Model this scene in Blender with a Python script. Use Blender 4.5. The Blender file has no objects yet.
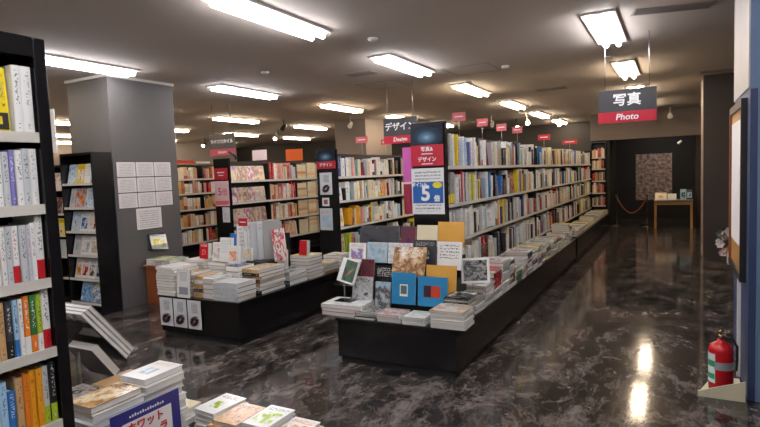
import bpy, math, random
from mathutils import Vector, Matrix, Euler
R = random.Random(7)
PI = math.pi
scn = bpy.context.scene
COL = scn.collection

# ------------------------------------------------------------------ colours / materials
PAL = dict(white='e9e8e4', cream='dfd3b4', grey='9c9b99', silver='c3c6c8', black='1b1a1c', charcoal='3a3a3f', red='b81c24', wine='7a1f2a',
           pink='d98a94', magenta='c4559a', orange='dd7a1e', amber='e09a1f', yellow='e6cd2e', lime='9db52c', green='2f6b3a', teal='2d7f86',
           blue='2f6db0', navy='262a6b', sky='9cc3da', purple='7d76b4', brown='6e4a35', tan='c09a6a', peach='e3b795', ochre='cf9b45',
           rust='a8532f', dusty='b8867a')
def lin(h):
    if isinstance(h, (tuple, list)): return (*h[:3], 1)
    h = PAL.get(h, h)
    v = [int(h[i:i+2], 16)/255 for i in (0, 2, 4)]
    return (*[(c/12.92 if c <= .04045 else ((c+.055)/1.055)**2.4) for c in v], 1)
_m = {}
class NT:
    def __init__(s, name):
        s.m = bpy.data.materials.new(name); s.m.use_nodes = True
        s.t = s.m.node_tree; s.b = s.t.nodes['Principled BSDF']
    def n(s, typ, **k):
        o = s.t.nodes.new(typ)
        for a, v in k.items(): setattr(o, a, v)
        return o
    def l(s, a, b): s.t.links.new(a, b)
    def set(s, sock, v):
        if isinstance(v, bpy.types.NodeSocket): s.l(v, sock)
        else: sock.default_value = v
    def math(s, op, a, b=0.0, c=None):
        o = s.n('ShaderNodeMath', operation=op)
        s.set(o.inputs[0], a); s.set(o.inputs[1], b)
        if c is not None: s.set(o.inputs[2], c)
        return o.outputs[0]
    def mix(s, f, a, b):
        o = s.n('ShaderNodeMix', data_type='RGBA')
        s.set(o.inputs[0], f); s.set(o.inputs[6], a); s.set(o.inputs[7], b)
        return o.outputs[2]
    def comb(s, x, y, z=0.0):
        o = s.n('ShaderNodeCombineXYZ')
        for i, v in enumerate((x, y, z)): s.set(o.inputs[i], v)
        return o.outputs[0]
    def noise(s, vec, scale=1., detail=2., rough=.5):
        o = s.n('ShaderNodeTexNoise'); s.l(vec, o.inputs['Vector'])
        o.inputs['Scale'].default_value = scale; o.inputs['Detail'].default_value = detail; o.inputs['Roughness'].default_value = rough
        return o.outputs['Fac'], o.outputs['Color']
    def ramp(s, f, stops):
        o = s.n('ShaderNodeValToRGB'); s.l(f, o.inputs[0]); e = o.color_ramp.elements
        while len(e) < len(stops): e.new(.5)
        for i, (p, c) in enumerate(stops): e[i].position = p; e[i].color = lin(c)
        return o.outputs[0]
    def uv(s):
        o = s.n('ShaderNodeUVMap'); sp = s.n('ShaderNodeSeparateXYZ'); s.l(o.outputs[0], sp.inputs[0])
        return sp.outputs[0], sp.outputs[1]
    def rnd(s): return s.n('ShaderNodeObjectInfo').outputs['Random']
    def band(s, v, a, b): return s.math('MULTIPLY', s.math('GREATER_THAN', v, a), s.math('LESS_THAN', v, b))

def plain(name, col, rough=.5, metal=0., spec=.5, var=.06, scale=6., alpha=None, bump=0.):
    if name in _m: return _m[name]
    t = NT(name); b = t.b
    tc = t.n('ShaderNodeTexCoord')
    f, _ = t.noise(tc.outputs['Object'], scale, 3.)
    c = lin(col)
    d = tuple(max(0, x*(1-var)) for x in c[:3])+(1,); e = tuple(min(1, x*(1+var)) for x in c[:3])+(1,)
    t.set(b.inputs['Base Color'], t.mix(f, d, e))
    b.inputs['Roughness'].default_value = rough; b.inputs['Metallic'].default_value = metal
    b.inputs['Specular IOR Level'].default_value = spec
    if bump:
        bp = t.n('ShaderNodeBump'); bp.inputs['Strength'].default_value = bump; t.l(f, bp.inputs['Height']); t.l(bp.outputs[0], b.inputs['Normal'])
    _m[name] = t.m
    return t.m

def spine(key):
    """key 'base/text/band'"""
    k = 'spine_'+key
    if k in _m: return _m[k]
    p = (key.split('/')+['', ''])[:3]
    base = p[0]; text = p[1] or ('charcoal' if base in ('white', 'cream', 'silver', 'yellow', 'sky', 'lime', 'peach', 'tan', 'amber', 'orange', 'pink', 'grey') else 'white')
    t = NT(k); u, v = t.uv(); r = t.rnd()
    off = t.math('MULTIPLY', r, 60.)
    col = t.mix(t.math('MULTIPLY', r, .12), lin(base), (lin(base)[0]*.6, lin(base)[1]*.58, lin(base)[2]*.52, 1))
    if p[2]: col = t.mix(t.math('LESS_THAN', v, .3), col, lin(p[2]))
    f, _ = t.noise(t.comb(t.math('MULTIPLY', u, 2.2), t.math('ADD', t.math('MULTIPLY', v, 17.), off), off), 1.6, 1.5)
    g = t.math('GREATER_THAN', f, .55)
    m1 = t.math('MULTIPLY', t.band(u, .27, .73), t.band(v, .42, .93))
    m2 = t.math('MULTIPLY', t.band(u, .36, .64), t.band(v, .06, .22))
    msk = t.math('MULTIPLY', g, t.math('MAXIMUM', m1, m2))
    col = t.mix(t.math('MULTIPLY', msk, .7), col, lin(text))
    t.set(t.b.inputs['Base Color'], col); t.b.inputs['Roughness'].default_value = .38
    _m[k] = t.m
    return t.m

def cover(key):
    """key 'base/c1/c2/style'   style p(icture) f(ull) t(ext only) n(one) s(mall picture)"""
    k = 'cover_'+key
    if k in _m: return _m[k]
    p = (key.split('/')+['']*4)[:4]
    base = p[0]; c1 = p[1] or 'grey'; c2 = p[2] or 'charcoal'; st = p[3] or 'p'
    t = NT(k); u, v = t.uv(); r = t.rnd(); off = t.math('MULTIPLY', r, 40.)
    col = lin(base)
    rgb = t.n('ShaderNodeRGB'); rgb.outputs[0].default_value = col; col = rgb.outputs[0]
    if st in 'pfs':
        f, _ = t.noise(t.comb(u, v, off), 2.6, 3., .6)
        pic = t.ramp(f, [(.32, c2), (.47, c1), (.56, base), (.7, c1)])
        if st == 'f': m = t.math('MULTIPLY', t.band(u, -1, 2), t.band(v, -1, 2))
        elif st == 'p': m = t.math('MULTIPLY', t.band(u, .12, .88), t.band(v, .14, .7))
        else: m = t.math('MULTIPLY', t.band(u, .3, .7), t.band(v, .25, .6))
        col = t.mix(m, col, pic)
    if st in 'ptfs':
        f2, _ = t.noise(t.comb(t.math('MULTIPLY', u, 14.), t.math('ADD', t.math('MULTIPLY', v, 16.), off), 0.), 1.3, 1.)
        lo, hi = (.76, .92) if st != 't' else (.35, .9)
        m = t.math('MULTIPLY', t.band(u, .1, .9), t.band(v, lo, hi))
        if st == 't': m = t.math('MULTIPLY', m, t.math('GREATER_THAN', t.math('FRACT', t.math('MULTIPLY', v, 9.)), .45))
        m = t.math('MULTIPLY', m, t.math('GREATER_THAN', f2, .52))
        col = t.mix(t.math('MULTIPLY', m, .8), col, lin(c2))
    t.set(t.b.inputs['Base Color'], col); t.b.inputs['Roughness'].default_value = .2
    _m[k] = t.m
    return t.m

def pages():
    if 'pages' in _m: return _m['pages']
    t = NT('pages'); u, v = t.uv()
    s_ = t.math('FRACT', t.math('MULTIPLY', u, 9.))
    col = t.mix(s_, lin('d3d0c9'), lin('f2f0ec')); r = t.rnd()
    ed = t.math('SUBTRACT', 1., t.band(u, .07, .93))
    t.set(t.b.inputs['Base Color'], t.mix(ed, t.mix(t.math('MULTIPLY', r, .35), col, lin('b9a88a')), t.mix(t.math('GREATER_THAN', r, .5), lin('4a4642'), lin('8c8984'))))
    t.b.inputs['Roughness'].default_value = .8
    _m['pages'] = t.m
    return t.m

def emis(name, col, s):
    if name in _m: return _m[name]
    t = NT(name); t.b.inputs['Base Color'].default_value = lin(col)
    t.b.inputs['Emission Color'].default_value = lin(col); t.b.inputs['Emission Strength'].default_value = s
    _m[name] = t.m
    return t.m

BLACK = plain('black_laminate', '121113', .22, spec=.5)
BLKM = plain('black_matt_laminate', '141315', .45)
SHELF = plain('shelf_edge_white', 'c9c5ba', .4)
SHELFD = plain('shelf_edge_grey', '8f8b82', .4)
METAL = plain('brushed_metal', 'aaaaaa', .3, 1.)
CHROME = plain('chrome', 'd9c9a4', .15, 1.)
WHITE = plain('white_enamel', 'dcdad6', .4)
PAPER = plain('white_paper', 'e6e2de', .7)
REDM = plain('red_sign_face', 'b5122c', .4)
REDP = plain('pale_red_sign_face', 'd06466', .5)
GREYP = plain('grey_column_paint', '575453', .55, var=.03)
DKP = plain('dark_grey_paint', '2e2a28', .5)
BRN = plain('brown_grey_paint', '4d443e', .6)
VBLK = plain('near_black_paint', '0e0d0e', .7)
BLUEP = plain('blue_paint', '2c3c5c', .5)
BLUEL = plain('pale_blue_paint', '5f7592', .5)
OFFW = plain('off_white_wall', 'b4aca4', .6)
WOOD = plain('honey_wood', 'a9793f', .45, var=.2, scale=20)
WOODO = plain('orange_wood', '8a4a26', .4, var=.2, scale=12)
INKB = plain('ink_black', '161616', .5); INKW = plain('ink_white', 'f4f4f4', .5); INKR = plain('ink_red', 'c02030', .5)
def clear(name='clear_acrylic'):
    if name in _m: return _m[name]
    t = NT(name); out = t.t.nodes['Material Output']
    tr = t.n('ShaderNodeBsdfTransparent'); gl = t.n('ShaderNodeBsdfGlossy'); gl.inputs['Roughness'].default_value = .06
    fr = t.n('ShaderNodeFresnel'); fr.inputs[0].default_value = 1.45
    mx = t.n('ShaderNodeMixShader'); t.l(t.math('ADD', fr.outputs[0], .05), mx.inputs[0]); t.l(tr.outputs[0], mx.inputs[1]); t.l(gl.outputs[0], mx.inputs[2])
    tr.inputs[0].default_value = (.9, .92, .93, 1)
    t.l(mx.outputs[0], out.inputs[0])
    _m[name] = t.m
    return t.m
CLEAR = clear()

# ------------------------------------------------------------------ mesh builder
class MB:
    def __init__(s): s.v = []; s.f = []; s.mi = []; s.uv = []; s.mats = []; s.sm = []
    def mat(s, m):
        if m not in s.mats: s.mats.append(m)
        return s.mats.index(m)
    def face(s, idx, m, uv=None, smooth=False):
        s.f.append(idx); s.mi.append(s.mat(m)); s.sm.append(smooth)
        s.uv.append(uv or [(0, 0), (1, 0), (1, 1), (0, 1)][:len(idx)] + [(0, 0)]*max(0, len(idx)-4))
    def quad(s, a, b, c, d, m, uv=None):
        n = len(s.v); s.v += [tuple(a), tuple(b), tuple(c), tuple(d)]; s.face([n, n+1, n+2, n+3], m, uv)
    def box(s, x0, x1, y0, y1, z0, z1, m, M=None):
        n = len(s.v)
        P = [(x0, y0, z0), (x1, y0, z0), (x1, y1, z0), (x0, y1, z0), (x0, y0, z1), (x1, y0, z1), (x1, y1, z1), (x0, y1, z1)]
        if M: P = [tuple(M @ Vector(p)) for p in P]
        s.v += P
        for q in ((0, 3, 2, 1), (4, 5, 6, 7), (0, 1, 5, 4), (1, 2, 6, 5), (2, 3, 7, 6), (3, 0, 4, 7)): s.face([n+i for i in q], m)
        return s
    def book(s, w, t, h, cv, sp, pg, M=None):
        """front -Y, spine -X, height Z, origin at spine-bottom, thickness centred"""
        y0, y1 = -t/2, t/2; n = len(s.v)
        P = [(0, y0, 0), (w, y0, 0), (w, y1, 0), (0, y1, 0), (0, y0, h), (w, y0, h), (w, y1, h), (0, y1, h)]
        if M: P = [tuple(M @ Vector(p)) for p in P]
        s.v += P
        q = lambda i, m, uv=None: s.face([n+j for j in i], m, uv)
        q((0, 1, 5, 4), cv); q((2, 3, 7, 6), cv)
        q((3, 0, 4, 7), sp)
        q((1, 2, 6, 5), pg); q((4, 5, 6, 7), pg, [(0, 0), (0, 1), (1, 1), (1, 0)]); q((0, 3, 2, 1), pg, [(0, 0), (1, 0), (1, 1), (0, 1)])
        return s
    def tube(s, pts, r, m, n=10, cap=True, rs=None):
        pts = [Vector(p) for p in pts]; rings = []
        for i, p in enumerate(pts):
            d = (pts[min(i+1, len(pts)-1)]-pts[max(i-1, 0)]).normalized()
            a = d.cross(Vector((0, 0, 1)) if abs(d.z) < .9 else Vector((1, 0, 0))).normalized(); b = d.cross(a)
            rr = rs[i] if rs else r; k = len(s.v)
            for j in range(n):
                t = 2*PI*j/n; s.v.append(tuple(p+(a*math.cos(t)+b*math.sin(t))*rr))
            rings.append(k)
        for i in range(len(rings)-1):
            for j in range(n):
                a, b = rings[i], rings[i+1]; s.face([a+j, a+(j+1) % n, b+(j+1) % n, b+j], m, None, True)
        if cap:
            s.face([rings[0]+j for j in reversed(range(n))], m); s.face([rings[-1]+j for j in range(n)], m)
        return s
    def lathe(s, prof, m, c=(0, 0, 0), n=24):
        k0 = len(s.v)
        for r, z in prof:
            for j in range(n):
                t = 2*PI*j/n; s.v.append((c[0]+r*math.cos(t), c[1]+r*math.sin(t), c[2]+z))
        for i in range(len(prof)-1):
            for j in range(n):
                a = k0+i*n; b = a+n; s.face([a+j, a+(j+1) % n, b+(j+1) % n, b+j], m, None, True)
        s.face([k0+j for j in reversed(range(n))], m); s.face([k0+(len(prof)-1)*n+j for j in range(n)], m)
        return s
    def mesh(s, name):
        me = bpy.data.meshes.new(name); me.from_pydata(s.v, [], s.f)
        for m in s.mats: me.materials.append(m)
        me.polygons.foreach_set('material_index', s.mi); me.polygons.foreach_set('use_smooth', s.sm)
        ul = me.uv_layers.new(name='UVMap'); fl = []
        for p in s.uv:
            for c in p: fl += [c[0], c[1]]
        ul.data.foreach_set('uv', fl); me.update()
        return me
    def obj(s, name, parent=None, bevel=0.):
        o = bpy.data.objects.new(name, s.mesh(name)); COL.objects.link(o)
        if parent: o.parent = parent
        if bevel:
            b = o.modifiers.new('Bevel', 'BEVEL'); b.width = bevel; b.segments = 2; b.limit_method = 'ANGLE'
        return o

def tag(o, label, cat, group=None, kind=None):
    o['label'] = label; o['category'] = cat
    if group: o['group'] = group
    if kind: o['kind'] = kind
    return o
def empty(name, loc=(0, 0, 0), label=None, cat=None, group=None, rot=(0, 0, 0)):
    o = bpy.data.objects.new(name, None); COL.objects.link(o); o.location = loc; o.rotation_euler = rot; o.empty_display_size = .05
    if label: tag(o, label, cat, group)
    return o
def struct(name, mb, label=None):
    o = mb.obj(name); o['kind'] = 'structure'
    tag(o, label or name.replace('_', ' '), name.split('_')[0])
    return o
def text(body, size, m, parent, loc, rot=(PI/2, 0, 0), name='lettering', sx=1., bold=0., align='CENTER', shear=0.):
    cu = bpy.data.curves.new('txt', 'FONT'); cu.body = body; cu.size = size; cu.align_x = align; cu.align_y = 'CENTER'
    cu.extrude = .0008; cu.offset = bold; cu.resolution_u = 3; cu.shear = shear
    to = bpy.data.objects.new('txt', cu); COL.objects.link(to)
    bpy.context.view_layer.update()
    me = bpy.data.meshes.new_from_object(to.evaluated_get(bpy.context.evaluated_depsgraph_get()))
    bpy.data.objects.remove(to); bpy.data.curves.remove(cu)
    me.materials.clear(); me.materials.append(m)
    o = bpy.data.objects.new(name, me); COL.objects.link(o); o.parent = parent
    o.location = loc; o.rotation_euler = rot; o.scale = (sx, 1, 1)
    return o
ONES = ['', 'first', 'second', 'third', 'fourth', 'fifth', 'sixth', 'seventh', 'eighth', 'ninth', 'tenth', 'eleventh', 'twelfth', 'thirteenth', 'fourteenth', 'fifteenth', 'sixteenth', 'seventeenth', 'eighteenth', 'nineteenth']
TENS = {2: ('twentieth', 'twenty'), 3: ('thirtieth', 'thirty'), 4: ('fortieth', 'forty'), 5: ('fiftieth', 'fifty'), 6: ('sixtieth', 'sixty'), 7: ('seventieth', 'seventy'), 8: ('eightieth', 'eighty'), 9: ('ninetieth', 'ninety')}
def nth(n):
    if n < 20: return ONES[n]
    if n >= 100: return 'hundred-and-'+nth(n-100) if n > 100 else 'hundredth'
    t = TENS[n//10]
    return t[0] if n % 10 == 0 else t[1]+'-'+ONES[n % 10]

CNAME = dict(silver='silver-grey', sky='pale blue', amber='amber yellow', lime='lime green', dusty='dusty pink', peach='peach', wine='dark red', charcoal='dark grey', ochre='ochre', rust='rust brown')
cn = lambda k: CNAME.get(k.split('/')[0], k.split('/')[0])
_bm = {}
def book(name, w, t, h, cv, sp, M, label, cat='book', group=None, parts=False):
    """cv / sp: material keys"""
    q = lambda x, s_: max(s_, round(x/s_)*s_)
    w, t, h = q(w, .005), q(t, .001), q(h, .005)
    k = (w, t, h, cv, sp, parts)
    if k not in _bm:
        if not parts: _bm[k] = (MB().book(w, t, h, cover(cv), spine(sp), pages()).mesh(name), None)
        else:
            c = MB(); th = min(.0022, t*.12); cm, sm = cover(cv), spine(sp); y = t/2
            # C-shaped case of constant wall, one connected surface, with a rounded spine
            prof = [(w, -y), (.002, -y), (-.001, -y*.75), (-.0022, 0), (-.001, y*.75), (.002, y), (w, y), (w, y-th), (.004, y-th), (.004, -y+th), (w, -y+th)]
            n = len(prof)
            c.v = [(a, b, 0) for a, b in prof]+[(a, b, h) for a, b in prof]
            for i in range(n):
                j = (i+1) % n
                uu = lambda k_: ((prof[k_][0]/w) if i in (0, 5) else (y-prof[k_][1])/(2*y))
                c.face([j, i, i+n, j+n], sm if i in (1, 2, 3, 4) else cm, [(uu(j), 0), (uu(i), 0), (uu(i), 1), (uu(j), 1)])
            for b in (0, n):
                for q4 in ((0, 1, 9, 10), (1, 2, 3, 9), (3, 8, 9), (3, 4, 5, 8), (5, 6, 7, 8)):
                    c.face([b+i for i in (q4 if b else reversed(q4))], cm)
            g = MB(); e = .003; yy = y-th
            pgv = pages()
            g.book(w-.004-e, 2*yy, h-2*e, pgv, pgv, pgv, Matrix.Translation((.0045, 0, e)))
            _bm[k] = (c.mesh(name), g.mesh('page_block'))
    me, pm = _bm[k]
    o = bpy.data.objects.new(name, me); COL.objects.link(o); o.matrix_world = M
    tag(o, label, cat, group)
    if pm:
        p = bpy.data.objects.new('page_block', pm); COL.objects.link(p); p.parent = o
    return o
T = Matrix.Translation
RX = lambda a: Matrix.Rotation(a, 4, 'X'); RY = lambda a: Matrix.Rotation(a, 4, 'Y'); RZ = lambda a: Matrix.Rotation(a, 4, 'Z')
def M_spineX(x, y, z, lean=0.): return T((x, y, z)) @ RZ(PI) @ RX(lean)          # spine faces +X
def M_faceX(x, y, z, tilt=.12): return T((x, y, z)) @ RZ(PI/2) @ RX(-tilt)       # cover faces +X
def M_faceY(x, y, z, tilt=.15, rz=0.): return T((x, y, z)) @ RZ(rz) @ RX(-tilt)  # cover faces -Y, leans back
def M_flat(x, y, z, rz=0.): return T((x, y, z)) @ RZ(rz) @ RX(-PI/2)             # cover up

def stack(name, x, y, z, w, h, items, where, cat='book', group=None, rz=0., jit=.009, parts=False, turn=False, flip=.35, spines=False):
    """items from the bottom up: (thickness, cover, spine). x,y = min corner. turn: page ends face the other way"""
    n = len(items); zz = z
    if spines: x, y, w, h = x+w/2-h/2, y+h/2-w/2, h, w; rz += PI/2; flip = 0
    for i, (t, cv, sp) in enumerate(items):
        t = max(.001, round(t, 3))
        M = T((x+R.uniform(-jit, jit)+w/2, y+R.uniform(-jit, jit)+h/2, zz+t/2+.0004)) @ RZ(rz+R.uniform(-.05, .05)+(PI if (turn and i % 2) or (flip and i < n-1 and (t*7919) % .002 < flip*.002) else 0)) @ RX(-PI/2) @ T((-w/2, 0, -h/2))
        pos = 'top' if i == n-1 else nth(n-i)+' from top'
        if n == 1: lab = f'{cn(cv)} {cat} lying alone, {where}'
        else: lab = f'{cn(cv)} {cat}, {pos} of {where}'
        book(name, w, t, h, cv, sp, M, lab, cat, group or 'books piled on '+where.split(' on ')[-1], parts)
        zz += t+.0008
    return zz

# ------------------------------------------------------------------ room
def floor_mat():
    t = NT('dark_polished_marble'); b = t.b
    tc = t.n('ShaderNodeTexCoord'); mp = t.n('ShaderNodeMapping'); mp.inputs['Scale'].default_value = (1.5, .8, 1); mp.inputs['Rotation'].default_value = (0, 0, .35)
    t.l(tc.outputs['Object'], mp.inputs[0])
    f0, c0 = t.noise(mp.outputs[0], .9, 4., .6)
    mv = t.n('ShaderNodeVectorMath', operation='MULTIPLY_ADD'); t.l(c0, mv.inputs[0]); mv.inputs[1].default_value = (.7, .7, 0); t.l(mp.outputs[0], mv.inputs[2])
    f1, _ = t.noise(mv.outputs[0], 1.5, 9., .68)
    f2, _ = t.noise(mv.outputs[0], 3.2, 12., .78)
    f3, _ = t.noise(mv.outputs[0], 3.6, 9., .66)
    v = t.math('ABSOLUTE', t.math('SUBTRACT', f1, .5)); v3 = t.math('ABSOLUTE', t.math('SUBTRACT', f3, .5))
    vein = t.ramp(t.math('MINIMUM', v, v3), [(0., 'ffffff'), (.012, '777777'), (.035, '000000'), (1., '000000')])
    body = t.ramp(f2, [(.38, '0b0a0a'), (.46, '211d1c'), (.53, '4b4441'), (.64, '837b76')])
    body = t.mix(t.math('MULTIPLY', f0, .4), body, lin('191718'))
    bw = t.n('ShaderNodeRGBToBW'); t.l(vein, bw.inputs[0])
    col = t.mix(t.math('MULTIPLY', t.math('MULTIPLY', bw.outputs[0], f2), .5), body, lin('93897f'))
    # square tiles, 60 cm
    sp = t.n('ShaderNodeSeparateXYZ'); t.l(tc.outputs['Object'], sp.inputs[0])
    gx = t.math('LESS_THAN', t.math('FRACT', t.math('DIVIDE', sp.outputs[0], .6)), .006)
    gy = t.math('LESS_THAN', t.math('FRACT', t.math('DIVIDE', sp.outputs[1], .6)), .006)
    col = t.mix(t.math('MULTIPLY', t.math('MAXIMUM', gx, gy), .6), col, lin('0c0a0a'))
    t.set(b.inputs['Base Color'], col)
    t.set(b.inputs['Roughness'], t.math('MULTIPLY_ADD', f1, .12, .04))
    b.inputs['Specular IOR Level'].default_value = .48
    bp = t.n('ShaderNodeBump'); bp.inputs['Strength'].default_value = .05; bp.inputs['Distance'].default_value = .01
    fb, _ = t.noise(tc.outputs['Object'], 9., 5.); t.l(fb, bp.inputs['Height']); t.l(bp.outputs[0], b.inputs['Normal'])
    return t.m
CH = 2.80
XL, XR, YB, YF = -16., 2.2, -3.2, 18.
def slab(name, x0, x1, y0, y1, z0, z1, m, label=None): return struct(name, MB().box(x0, x1, y0, y1, z0, z1, m), label)
slab('floor', XL-.2, XR+.2, YB-.2, YF+.2, -.1, 0, floor_mat(), 'dark polished marble-look floor with pale veins')
CEIL = plain('ceiling_paint', 'd8ccc0', .8, var=.02, scale=.8)
slab('ceiling', XL-.2, XR+.2, YB-.2, YF+.2, CH, CH+.1, CEIL, 'flat beige-grey shop ceiling')
slab('wall_left', XL-.2, XL, YB, YF, 0, CH, BRN, 'brown-grey wall at the end of the shop floor')
slab('wall_right', XR, XR+.2, YB, YF, 0, CH, BRN, 'brown-grey side wall behind the blue column')
slab('wall_back', XL, -1.9, 16.9, 17.1, 0, CH, DKP, 'dark wall behind the far bookcases')
slab('wall_front', XL, XR, YB-.2, YB, 0, CH, OFFW, 'off-white wall facing the aisles')
# dark exhibition recess behind the aisle
slab('wall_recess_back', -1.9, XR, 16.9, 17.05, 0, CH, VBLK, 'black back wall of the dark recess')
slab('wall_recess_left', -1.9, -1.46, 15., 16.9, 0, CH, plain('green_grey_paint', '2f322c', .6), 'green-grey pier beside the dark recess')
slab('wall_recess_right', .44, XR, 15., 16.9, 0, CH, plain('warm_dark_paint', '2b211d', .6), 'brown-black pier beside the dark recess')
slab('wall_lintel', -1.9, XR, 14.9, 15., 2.14, CH, plain('lintel_paint', '6a5f57', .6), 'grey-brown lintel over the dark recess')
# columns
slab('wall_column', -6.62, -5.85, 4.2, 5.15, 0, CH, GREYP, 'grey square column papered with white sheets')
struct('trim_1', MB().box(-6.635, -5.835, 4.185, 5.165, CH-.035, CH-.002, plain('pale_trim', 'c8c2bb', .5)), 'pale strip around the top of the grey column')
slab('wall_column_far', -7.1, -6.27, 11., 12.3, 0, CH, plain('grey_brown_column', '7a706a', .6), 'grey-brown square column beyond the middle bookcase')
slab('wall_column_corner', -14.9, -13.2, 13., 14.2, 0, CH, plain('grey_brown_column', '7a706a', .6), 'broad grey-brown column far beyond the red-topped bookcase')
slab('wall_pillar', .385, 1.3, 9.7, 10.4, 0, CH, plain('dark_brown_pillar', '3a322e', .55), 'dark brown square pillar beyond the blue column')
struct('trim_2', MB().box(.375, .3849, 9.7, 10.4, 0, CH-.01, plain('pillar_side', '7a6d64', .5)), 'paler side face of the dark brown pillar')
# blue column with notice board
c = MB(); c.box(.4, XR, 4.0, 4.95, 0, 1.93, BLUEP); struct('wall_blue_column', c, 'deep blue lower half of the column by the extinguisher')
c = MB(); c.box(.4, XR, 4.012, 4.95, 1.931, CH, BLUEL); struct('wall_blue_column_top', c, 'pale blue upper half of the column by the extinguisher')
struct('trim_3', MB().box(.392, .3995, 4.02, 4.95, 1.94, CH-.002, OFFW), 'off-white panel above the notice board')
struct('trim_4', MB().box(.38, .3995, 4.42, 4.46, .0, .72, WHITE), 'white corner strip under the notice board')
struct('trim_5', MB().box(.44, .5, 3.99, 3.9995, .0, 1.93, BLUEL), 'narrow pale stripe down the blue column')

nb = empty('notice_board', (.4, 4.5, .72), 'wood-framed cork notice board with white sheet on blue column', 'notice board')
c = MB(); x0, x1 = -.035, 0
for a in ((-.37, .45, 0, .04), (-.37, .45, 1.12, 1.17), (-.37, -.335, .04, 1.12), (.415, .45, .04, 1.12)): c.box(x0, x1, a[0], a[1], a[2], a[3], WOODO if a[0] > .3 else BLKM)
c.obj('frame', nb); MB().box(-.02, -.001, -.335, .415, .04, 1.12, WOOD).obj('cork_panel', nb)
MB().box(-.024, -.0205, -.26, .38, .21, 1.05, PAPER).obj('paper_sheet', nb)
WD = (.09, .19)

# ------------------------------------------------------------------ ceiling fixtures
TUBE = emis('tube_glow', 'f6f5fb', 24.); TUBEW = emis('tube_glow_warm', 'ffe8ca', 24.)
HOUSE = plain('lamp_housing', 'e4ded6', .4)
protos = {}
def fixture(x, y, lab):
    x = x*1.036+.025; y = y*1.036-.12
    global protos
    wm = y > 6.8 or x < -7; proto = protos.get(wm)
    if proto is None:
        o = empty('ceiling_light', (x, y, CH), lab, 'ceiling light', 'strip lights on the ceiling')
        h = MB(); h.box(-.14, .14, -.645, .645, -.02, -.0005, HOUSE); h.obj('housing', o, .004)
        for s in (-1, 1):
            t = MB(); t.tube([(s*.06, -.61, -.045), (s*.06, .61, -.045)], .024, TUBEW if wm else TUBE, 10); t.obj('tube', o)
        for s in (-1, 1):
            k = MB(); k.box(-.07, .07, s*.59-.012, s*.59+.012, -.03, -.0205, HOUSE); k.obj('lamp_holder', o)
        protos[wm] = o
    else:
        o = proto.copy(); COL.objects.link(o); o.location = (x, y, CH)
        for ch in list(proto.children):
            q = ch.copy(); COL.objects.link(q); q.parent = o
        o['label'] = lab
    return o
rows = [(-.58, (3.15, 5.6, 8., 10.35, 12.7), 'the row over the open aisle'), (-2.76, (1.05, 3.55, 5.88, 8.25, 10.7, 13.1, 15.5), 'the row over the long photo bookcase'),
        (-5.35, (1.2, 3.65, 6.1, 8.65, 11.1, 13.5), 'the row over the striped book piles'), (-7.95, (1.3, 3.8, 6.25, 8.7, 11.3, 13.9), 'the row beyond the grey column'),
        (-10.4, (3.9, 6.3, 9.0, 11.5, 14.), 'the fifth row counted from the open aisle'), (-13., (5.9, 8.4, 10.9, 13.4), 'the sixth row counted from the open aisle'), (-15., (9.5, 12, 14.5), 'the row by the end wall')]
for rx_, ys, nm in rows:
    for i, y in enumerate(ys): fixture(rx_, y, f'twin-tube strip light, {nth(i+1)} in {nm}')
for x, y in ((.9, 1.), (-.58, .6), (-.58, -1.6), (-3., -1.5), (-5.4, -1.4)):
    fixture(x, y, f'twin-tube strip light behind the viewer above the entrance, {"first second third fourth fifth".split()[[.9, -.58, -.58, -3., -5.4].index(x) if y != -1.6 else 2]}')

def vent(x, y, w, l, rz, lab, mdark=DKP):
    x *= 1.036; y *= 1.036
    o = empty('ceiling_vent', (x, y, CH), lab, 'vent', None, (0, 0, rz))
    f = MB()
    for a in ((-w/2, w/2, -l/2, -l/2+.02), (-w/2, w/2, l/2-.02, l/2), (-w/2, -w/2+.02, -l/2+.02, l/2-.02), (w/2-.02, w/2, -l/2+.02, l/2-.02)): f.box(*a, -.006, -.0005, plain('vent_frame', 'a39a92', .5))
    f.obj('frame', o); g = MB(); n = 7
    for i in range(n):
        yy = -l/2+.03+(l-.06)*i/(n-1); g.box(-w/2+.02, w/2-.02, yy-.004, yy+.004, -.005, -.001, plain('vent_frame', 'a39a92', .5))
    g.obj('grille', o); MB().box(-w/2+.02, w/2-.02, -l/2+.02, l/2-.02, -.0009, -.0004, mdark).obj('backing', o)
vent(-.02, 5.15, .62, .2, .25, 'slotted ceiling vent near the blue column')
vent(-3.42, 5.96, .4, .22, 0, 'small grey ceiling vent between the first light rows')
vent(-1.72, 9.05, .5, .3, 0, 'dark ceiling vent over the middle of the photo bookcase')
vent(.5, 9., .4, .3, 0, 'ceiling vent beside the top of the dark brown pillar')
for i, (x, y) in enumerate(((-1.81, 6.65), (-2.45, 4.5), (-4.23, 5.1), (-.66, 6.9))):
    o = MB().lathe([(.05, 0), (.05, -.015), (.035, -.03), (.01, -.034)][::-1], HOUSE, (0, 0, 0), 16).obj('smoke_detector'); o.location = (x*1.036, y*1.036, CH-.0005)
    tag(o, ['round smoke detector on ceiling above the aisle side of photo bookcase', 'round smoke detector on ceiling beside the largest strip light', 'round smoke detector on ceiling above the striped book piles', 'round smoke detector on ceiling between two open-aisle lights'][i], 'smoke detector')
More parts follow.
